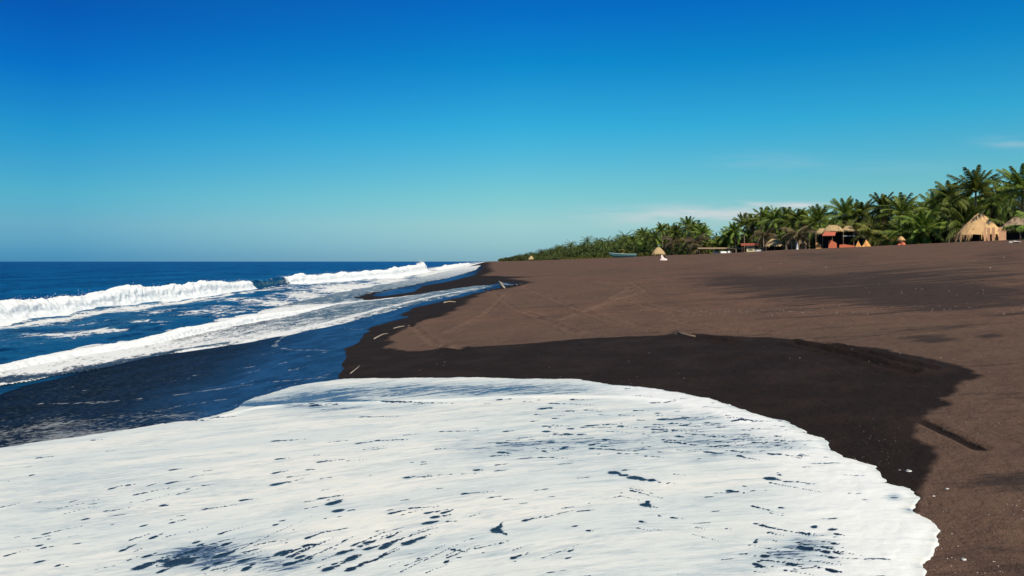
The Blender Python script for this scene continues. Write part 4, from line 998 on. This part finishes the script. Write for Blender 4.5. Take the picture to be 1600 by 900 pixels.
x, y = locate(1193, -2.2); m = MB(); m.tube([(0, 0, -.3), (.05, 0, 2.4), (0, 0, 4.2)], [.11, .09, .07], 7); o = m.build('bare_pole', M['drift']); o.location = (x, y, float(ground(x, y))); tag(o, 'bare pale wooden pole standing right of the cream kiosk', 'pole')
x, y = locate(1245.5, -2.0); r_ = empty('folded_parasol', (x, y, float(ground(x, y)))); tag(r_, 'folded white parasol standing on the crest of the sand', 'parasol')
m = MB(); m.tube([(0, 0, -.2), (0, 0, 1.9)], .035, 6); m.build('pole', M['white'], r_)
m = MB(); m.tube([(0, 0, .15), (0, 0, .6), (0, 0, 1.1), (0, 0, 1.78)], [.30, .22, .27, .05], 9); m.build('canopy', M['white'], r_)
x, y = locate(1247, .5); r_ = empty('sun_shelter', (x, y, float(ground(x, y))), face(1247, .5)); tag(r_, 'light flat-topped frame shelter behind the folded white parasol', 'shelter')
m = MB(); m.box((0, 0, 1.95), (3.0, 2.0, .06)); m.build('roof', M['white'], r_)
for sx in (-1.4, 1.4):
    for sy in (-.9, .9): m = MB(); m.tube([(sx, sy, -.2), (sx, sy, 1.93)], .04, 6); m.build('post', M['white'], r_)
# long low awning
ax, ay = locate(1124, -1.5); u = ay / F; r_ = empty('long_awning', (ax, ay, float(ground(ax, ay))), face(1124, -1.5) + .12); tag(r_, 'long low grey awning on thin posts between the middle grove and the kiosk', 'awning')
m = MB(); m.box((0, 0, 1.62), (66 * u, 3.0, .10), rx=.12); m.build('roof', M['thatch_grey'], r_)
for q in range(7): m = MB(); m.tube([((q - 3) * 10.4 * u, -1.2, -.3), ((q - 3) * 10.4 * u, -1.2, 1.5)], .06, 6); m.build('post', M['wood'], r_)
for q in range(7): m = MB(); m.tube([((q - 3) * 10.4 * u, 1.2, -.3), ((q - 3) * 10.4 * u, 1.2, 1.75)], .06, 6); m.build('post', M['wood'], r_)
hut(1029, -1, 4.7, 3.8, 1.0, 3.3, 'thatch_pale', 'straw hut with a broad sunlit roof at the foot of the middle grove', rz=face(1029, -2) + .3, rag=.5, ridge=.16, bulge=.1)
hut(830, -1, 7.0, 6.0, 1.6, 5.2, 'thatch_pale', 'pale pointed hut far down the beach behind the driftwood-coloured boats', rz=.2, ridge=.1, rag=.4)
# ------------------------------------------------------------------ boats
def boat(px, py, L_, B, H, rz, hullm, rimm, label, bow=.35, cat='boat', flip=False, group=None, pos=None):
    p = unproj(px, py) if pos is None else pos
    x, y = p; r_ = empty('fishing_boat', (x, y, float(ground(x, y)) + (H if flip else 0)), rz); tag(r_, label, cat, group)
    if flip: r_.rotation_euler = (math.pi, 0, rz)
    n = 15; m = MB(); vs = []; rim = []
    for i in range(n):
        t = i / (n - 1); w = B / 2 * (1 - max(0, (t - .45) / .55) ** 2.2) * (.82 + .18 * min(1, t * 4)); sh = H * (.86 + bow * t ** 2.5); k = H * .75 * max(0, (t - .75) / .25) ** 2
        X_ = (t - .5) * L_
        sec = [(-w, sh), (-w * .93, sh * .55), (-w * .6, k + .06 * H), (0, k), (w * .6, k + .06 * H), (w * .93, sh * .55), (w, sh)]
        vs += [(X_, a, b) for a, b in sec]; rim.append(((X_, -w, sh), (X_, w, sh)))
    fs = [(i * 7 + j, i * 7 + j + 1, i * 7 + 8 + j, i * 7 + 7 + j) for i in range(n - 1) for j in range(6)] + [(6, 5, 4, 3, 2, 1, 0)]
    m.add(vs, fs); m.build('hull', M[hullm], r_, True)
    m = MB(); m.tube([a for a, b in rim], H * .055 + .02, 6); m.tube([b for a, b in rim], H * .055 + .02, 6); m.build('gunwale', M[rimm], r_)
    for t in (.25, .5, .7):
        m = MB(); m.box(((t - .5) * L_, 0, H * .7), (.3, B * .86, .05)); m.build('bench', M['wood'], r_)
    return r_
def at(px, py):
    p = unproj(px, py); return p, p[1] / F
p, u = at(973, 402.3); boat(0, 0, 42 * u, 4.2 * u * 1.6, 6.0 * u, math.pi - .06, 'teal', 'palecyan', 'long teal fishing boat with a pale rim lying on the sand', pos=p)
p, u = at(1005, 399.3); boat(0, 0, 13 * u, 3 * u, 2.6 * u, .5, 'white', 'white', 'slanting white boat between the teal boat and the straw hut', pos=p)
p, u = at(1015.5, 398.4); boat(0, 0, 7 * u, 2.4 * u, 2.4 * u, 0, 'white', 'shell', 'short white boat at the left foot of the straw hut', pos=p)
p, u = at(1033, 398.2); boat(0, 0, 15 * u, 3.4 * u, 3.6 * u, 0, 'blue', 'palecyan', 'blue boat just in front of the straw hut', pos=p)
p, u = at(1045, 398.0); boat(0, 0, 11 * u, 3.4 * u, 3.4 * u, math.pi, 'teal', 'palecyan', 'blue-green boat right of the blue boat by the straw hut', pos=p)
p, u = at(1062, 397.0); boat(0, 0, 12 * u, 3 * u, 2.8 * u, .1, 'shell', 'shell', 'weathered grey-white boat right of the straw hut in front of the dark grove', pos=p)
for px, lb in ((1120, 'left white upturned boat under the long low awning'), (1131, 'middle white upturned boat under the long low awning'), (1140, 'right, smaller white boat under the long low awning')):
    pp = locate(px, -1.8); boat(0, 0, 1.7 if px < 1140 else 1.0, .9, .75, face(px, 0), 'white', 'white', lb, flip=True, bow=.1, pos=pp)
pp = locate(1196, -.8); boat(0, 0, 3.6, 1.2, .8, face(1196, 0) + .1, 'bluegrey', 'teal', 'dark blue boat in the shade under the pinkish thatched roof', pos=pp)
for px, py, L_, H_, rz, c1, lb in ((819, 406.5, 13, 2.6, .35, 'shell', 'nearest pale boat of the far group, lying slantwise on the sand'), (835, 403.2, 13, 2.0, 0, 'white', 'long white boat below the pale pointed hut'), (851, 403.4, 8, 3.4, 1.0, 'shell', 'pale boat with raised bow at the right of the far group')):
    p, u = at(px, py); boat(0, 0, L_ * u, 3.6 * u, H_ * u, rz, c1, c1, lb, pos=p, bow=.8)
p, u = at(841.5, 403.5); m = MB(); m.tube([(0, 0, -.3), (.1, 0, 6.5 * u)], .5 * u, 6); o = m.build('bare_pole', M['shell']); o.location = (p[0], p[1], float(ground(*p))); tag(o, 'short pale post standing among the far boats', 'pole')
# pale sheet over a heap, dark solid behind for its black top and shadow, alone on the sand
p, u = at(1036.5, 406.8); r_ = empty('covered_heap', (p[0], p[1], float(ground(*p))), .2); tag(r_, 'pale pink sheet thrown over a slanting heap, dark solid form as its shadow', 'covered heap')
m = MB(); rnd = random.Random(3); n = 14
prof = [(-5.6, .4), (-4.6, 3.0), (-4.0, 7.6), (-2.6, 9.0), (-1.0, 7.0), (1.2, 4.2), (3.4, 3.2), (5.2, 2.6), (6.2, .2)]
vs = []
for i, (a, b) in enumerate(prof):
    for j in range(7):
        v_ = (j - 3) / 3; vs.append((a * u + rnd.uniform(-.2, .2) * u, v_ * 3.0 * u * (.7 + .05 * i), max(0, b * u * (1 - abs(v_) ** 2.2) + rnd.uniform(-.2, .2) * u)))
m.add(vs, [(i * 7 + j, i * 7 + j + 1, i * 7 + 8 + j, i * 7 + 7 + j) for i in range(len(prof) - 1) for j in range(6)]); m.build('sheet', M['pink'], r_)
m = MB(); m.tube([(-1.0 * u, 3 * u, 5.5 * u), (2.4 * u, 3.3 * u, 5.2 * u), (5.2 * u, 3.3 * u, 1.6 * u)], [1.8 * u, 2.6 * u, 1.6 * u], 8); m.build('shadow_form', M['dark'], r_)
# ------------------------------------------------------------------ small things on the sand
def stick(name, pts, r, mat, label, cat, lift=.5):
    w = []
    for a, b in pts:
        q = unproj(a, b); w.append((q[0], q[1], float(ground(*q)) + r * lift))
    c = w[0]; m = MB(); rnd = random.Random(len(pts) + int(pts[0][0]))
    m.tube([(p_[0] - c[0] + rnd.uniform(-r, r) * .5, p_[1] - c[1], p_[2] - c[2]) for p_ in w], [r * f for f in np.interp(np.linspace(0, 1, len(w)), [0, .4, 1], [.8, 1, .5])], 8)
    o = m.build(name, M[mat], None, True); o.location = c; tag(o, label, cat)
stick('driftwood_log', [(779, 441.5), (782, 444), (785, 447), (788.5, 451.5)], .11, 'drift', 'short bleached log at the tip of the long tongue of water', 'driftwood')
stick('driftwood_stick', [(585, 530), (592, 526), (598, 523), (606, 521.5)], .02, 'drift', 'crooked pale stick on the wet sand where dry sand begins', 'driftwood')
stick('driftwood_stick', [(615, 513.5), (624, 511), (640, 509)], .016, 'drift', 'thin straight stick lying just beyond the crooked one', 'driftwood')
stick('driftwood_stick', [(548, 584), (553, 580), (559, 575), (562, 571)], .011, 'drift', 'short pale twig on wet sand beside the bend of the shallow water', 'driftwood')
stick('driftwood_stick', [(694, 473.5), (702, 472), (711, 472.5)], .04, 'drift', 'stubby pale stick on the edge of the far wet sand', 'driftwood')
stick('driftwood_stick', [(1060, 522), (1068, 524), (1078, 526.5), (1086, 527)], .035, 'wood', 'dark curved stick on the upper edge of the wet patch', 'driftwood')
stick('driftwood_plank', [(1576, 379.8), (1584, 379.0), (1594, 379.4)], .10, 'shell', 'flat pale plank on the sand below the grey thatched hut', 'plank', .8)
def stone(px, py, r, label, mat='shell', cat='stone', name='white_stone'):
    q = unproj(px, py); m = MB(); rnd = random.Random(int(px)); vs = []; n = 9
    for i in range(1, 5):
        for k in range(n):
            a = k / n * math.tau; ph = i / 5 * math.pi; j = rnd.uniform(.85, 1.15); vs.append((math.sin(ph) * math.cos(a) * r * 1.2 * j, math.sin(ph) * math.sin(a) * r * j, math.cos(ph) * r * .7))
    fs = [(i * n + k, i * n + (k + 1) % n, (i + 1) * n + (k + 1) % n, (i + 1) * n + k) for i in range(3) for k in range(n)] + [tuple(range(n)), tuple(3 * n + k for k in range(n - 1, -1, -1))]
    m.add(vs, fs); o = m.build(name, M[mat], None, True); o.location = (q[0], q[1], float(ground(*q)) + r * .3); tag(o, label, cat)
stone(1420, 738, .019, 'bright white pebble on the dark wet sand right of the foam')
stone(1406, 736, .011, 'small grey-white pebble just left of the bright white one')
stone(1480, 765, .011, 'white chip on dry brown sand beyond the notch in the foam edge')
stone(1459, 776, .009, 'tiny pale chip nearest the notch in the foam edge')
stone(1506, 875, .011, 'lone pale chip low in the bottom right corner of the sand')
stone(1496, 372.6, .28, 'left white lump at the foot of the low palm beside the golden hut')
stone(1507, 372.4, .25, 'right white lump beside the left foot of the golden hut')
# shell grit: uncountable specks
mb = MB(); rnd = random.Random(12)
def speck_at(px, py, r):
    q = unproj(px, py); z = float(ground(*q)); x, y = q; a = rnd.uniform(0, 3.14); c, s_ = math.cos(a) * r, math.sin(a) * r; k = rnd.uniform(.4, .9)
    mb.add([(x + c, y + s_, z + .001), (x - s_ * k, y + c * k, z + .001), (x - c, y - s_, z + .001), (x + s_ * k, y - c * k, z + .001), (x, y, z + r * .8)], [(0, 1, 4), (1, 2, 4), (2, 3, 4), (3, 0, 4)])
for i in range(190):
    px = rnd.gauss(1110, 80); py = rnd.gauss(487, 2.6) + (px - 1100) * -.004; speck_at(px, py, rnd.uniform(.003, .011))
for i in range(90): speck_at(rnd.uniform(1150, 1600), rnd.gauss(485, 5), rnd.uniform(.005, .013))
for i in range(80): speck_at(rnd.gauss(1370, 45), rnd.gauss(700, 28), rnd.uniform(.0015, .0038))
for i in range(260): speck_at(rnd.uniform(1440, 1600), rnd.uniform(600, 900), rnd.uniform(.0015, .0045))
for i in range(80): speck_at(rnd.uniform(640, 1500), rnd.uniform(500, 600), rnd.uniform(.003, .008))
for i in range(22): speck_at(rnd.uniform(1350, 1550), rnd.gauss(453, 4), rnd.uniform(.007, .016))
for i in range(20): speck_at(rnd.uniform(930, 1600), rnd.uniform(395, 425), rnd.uniform(.015, .04))
tag(mb.build('shell_grit', M['shell']), kind='stuff')
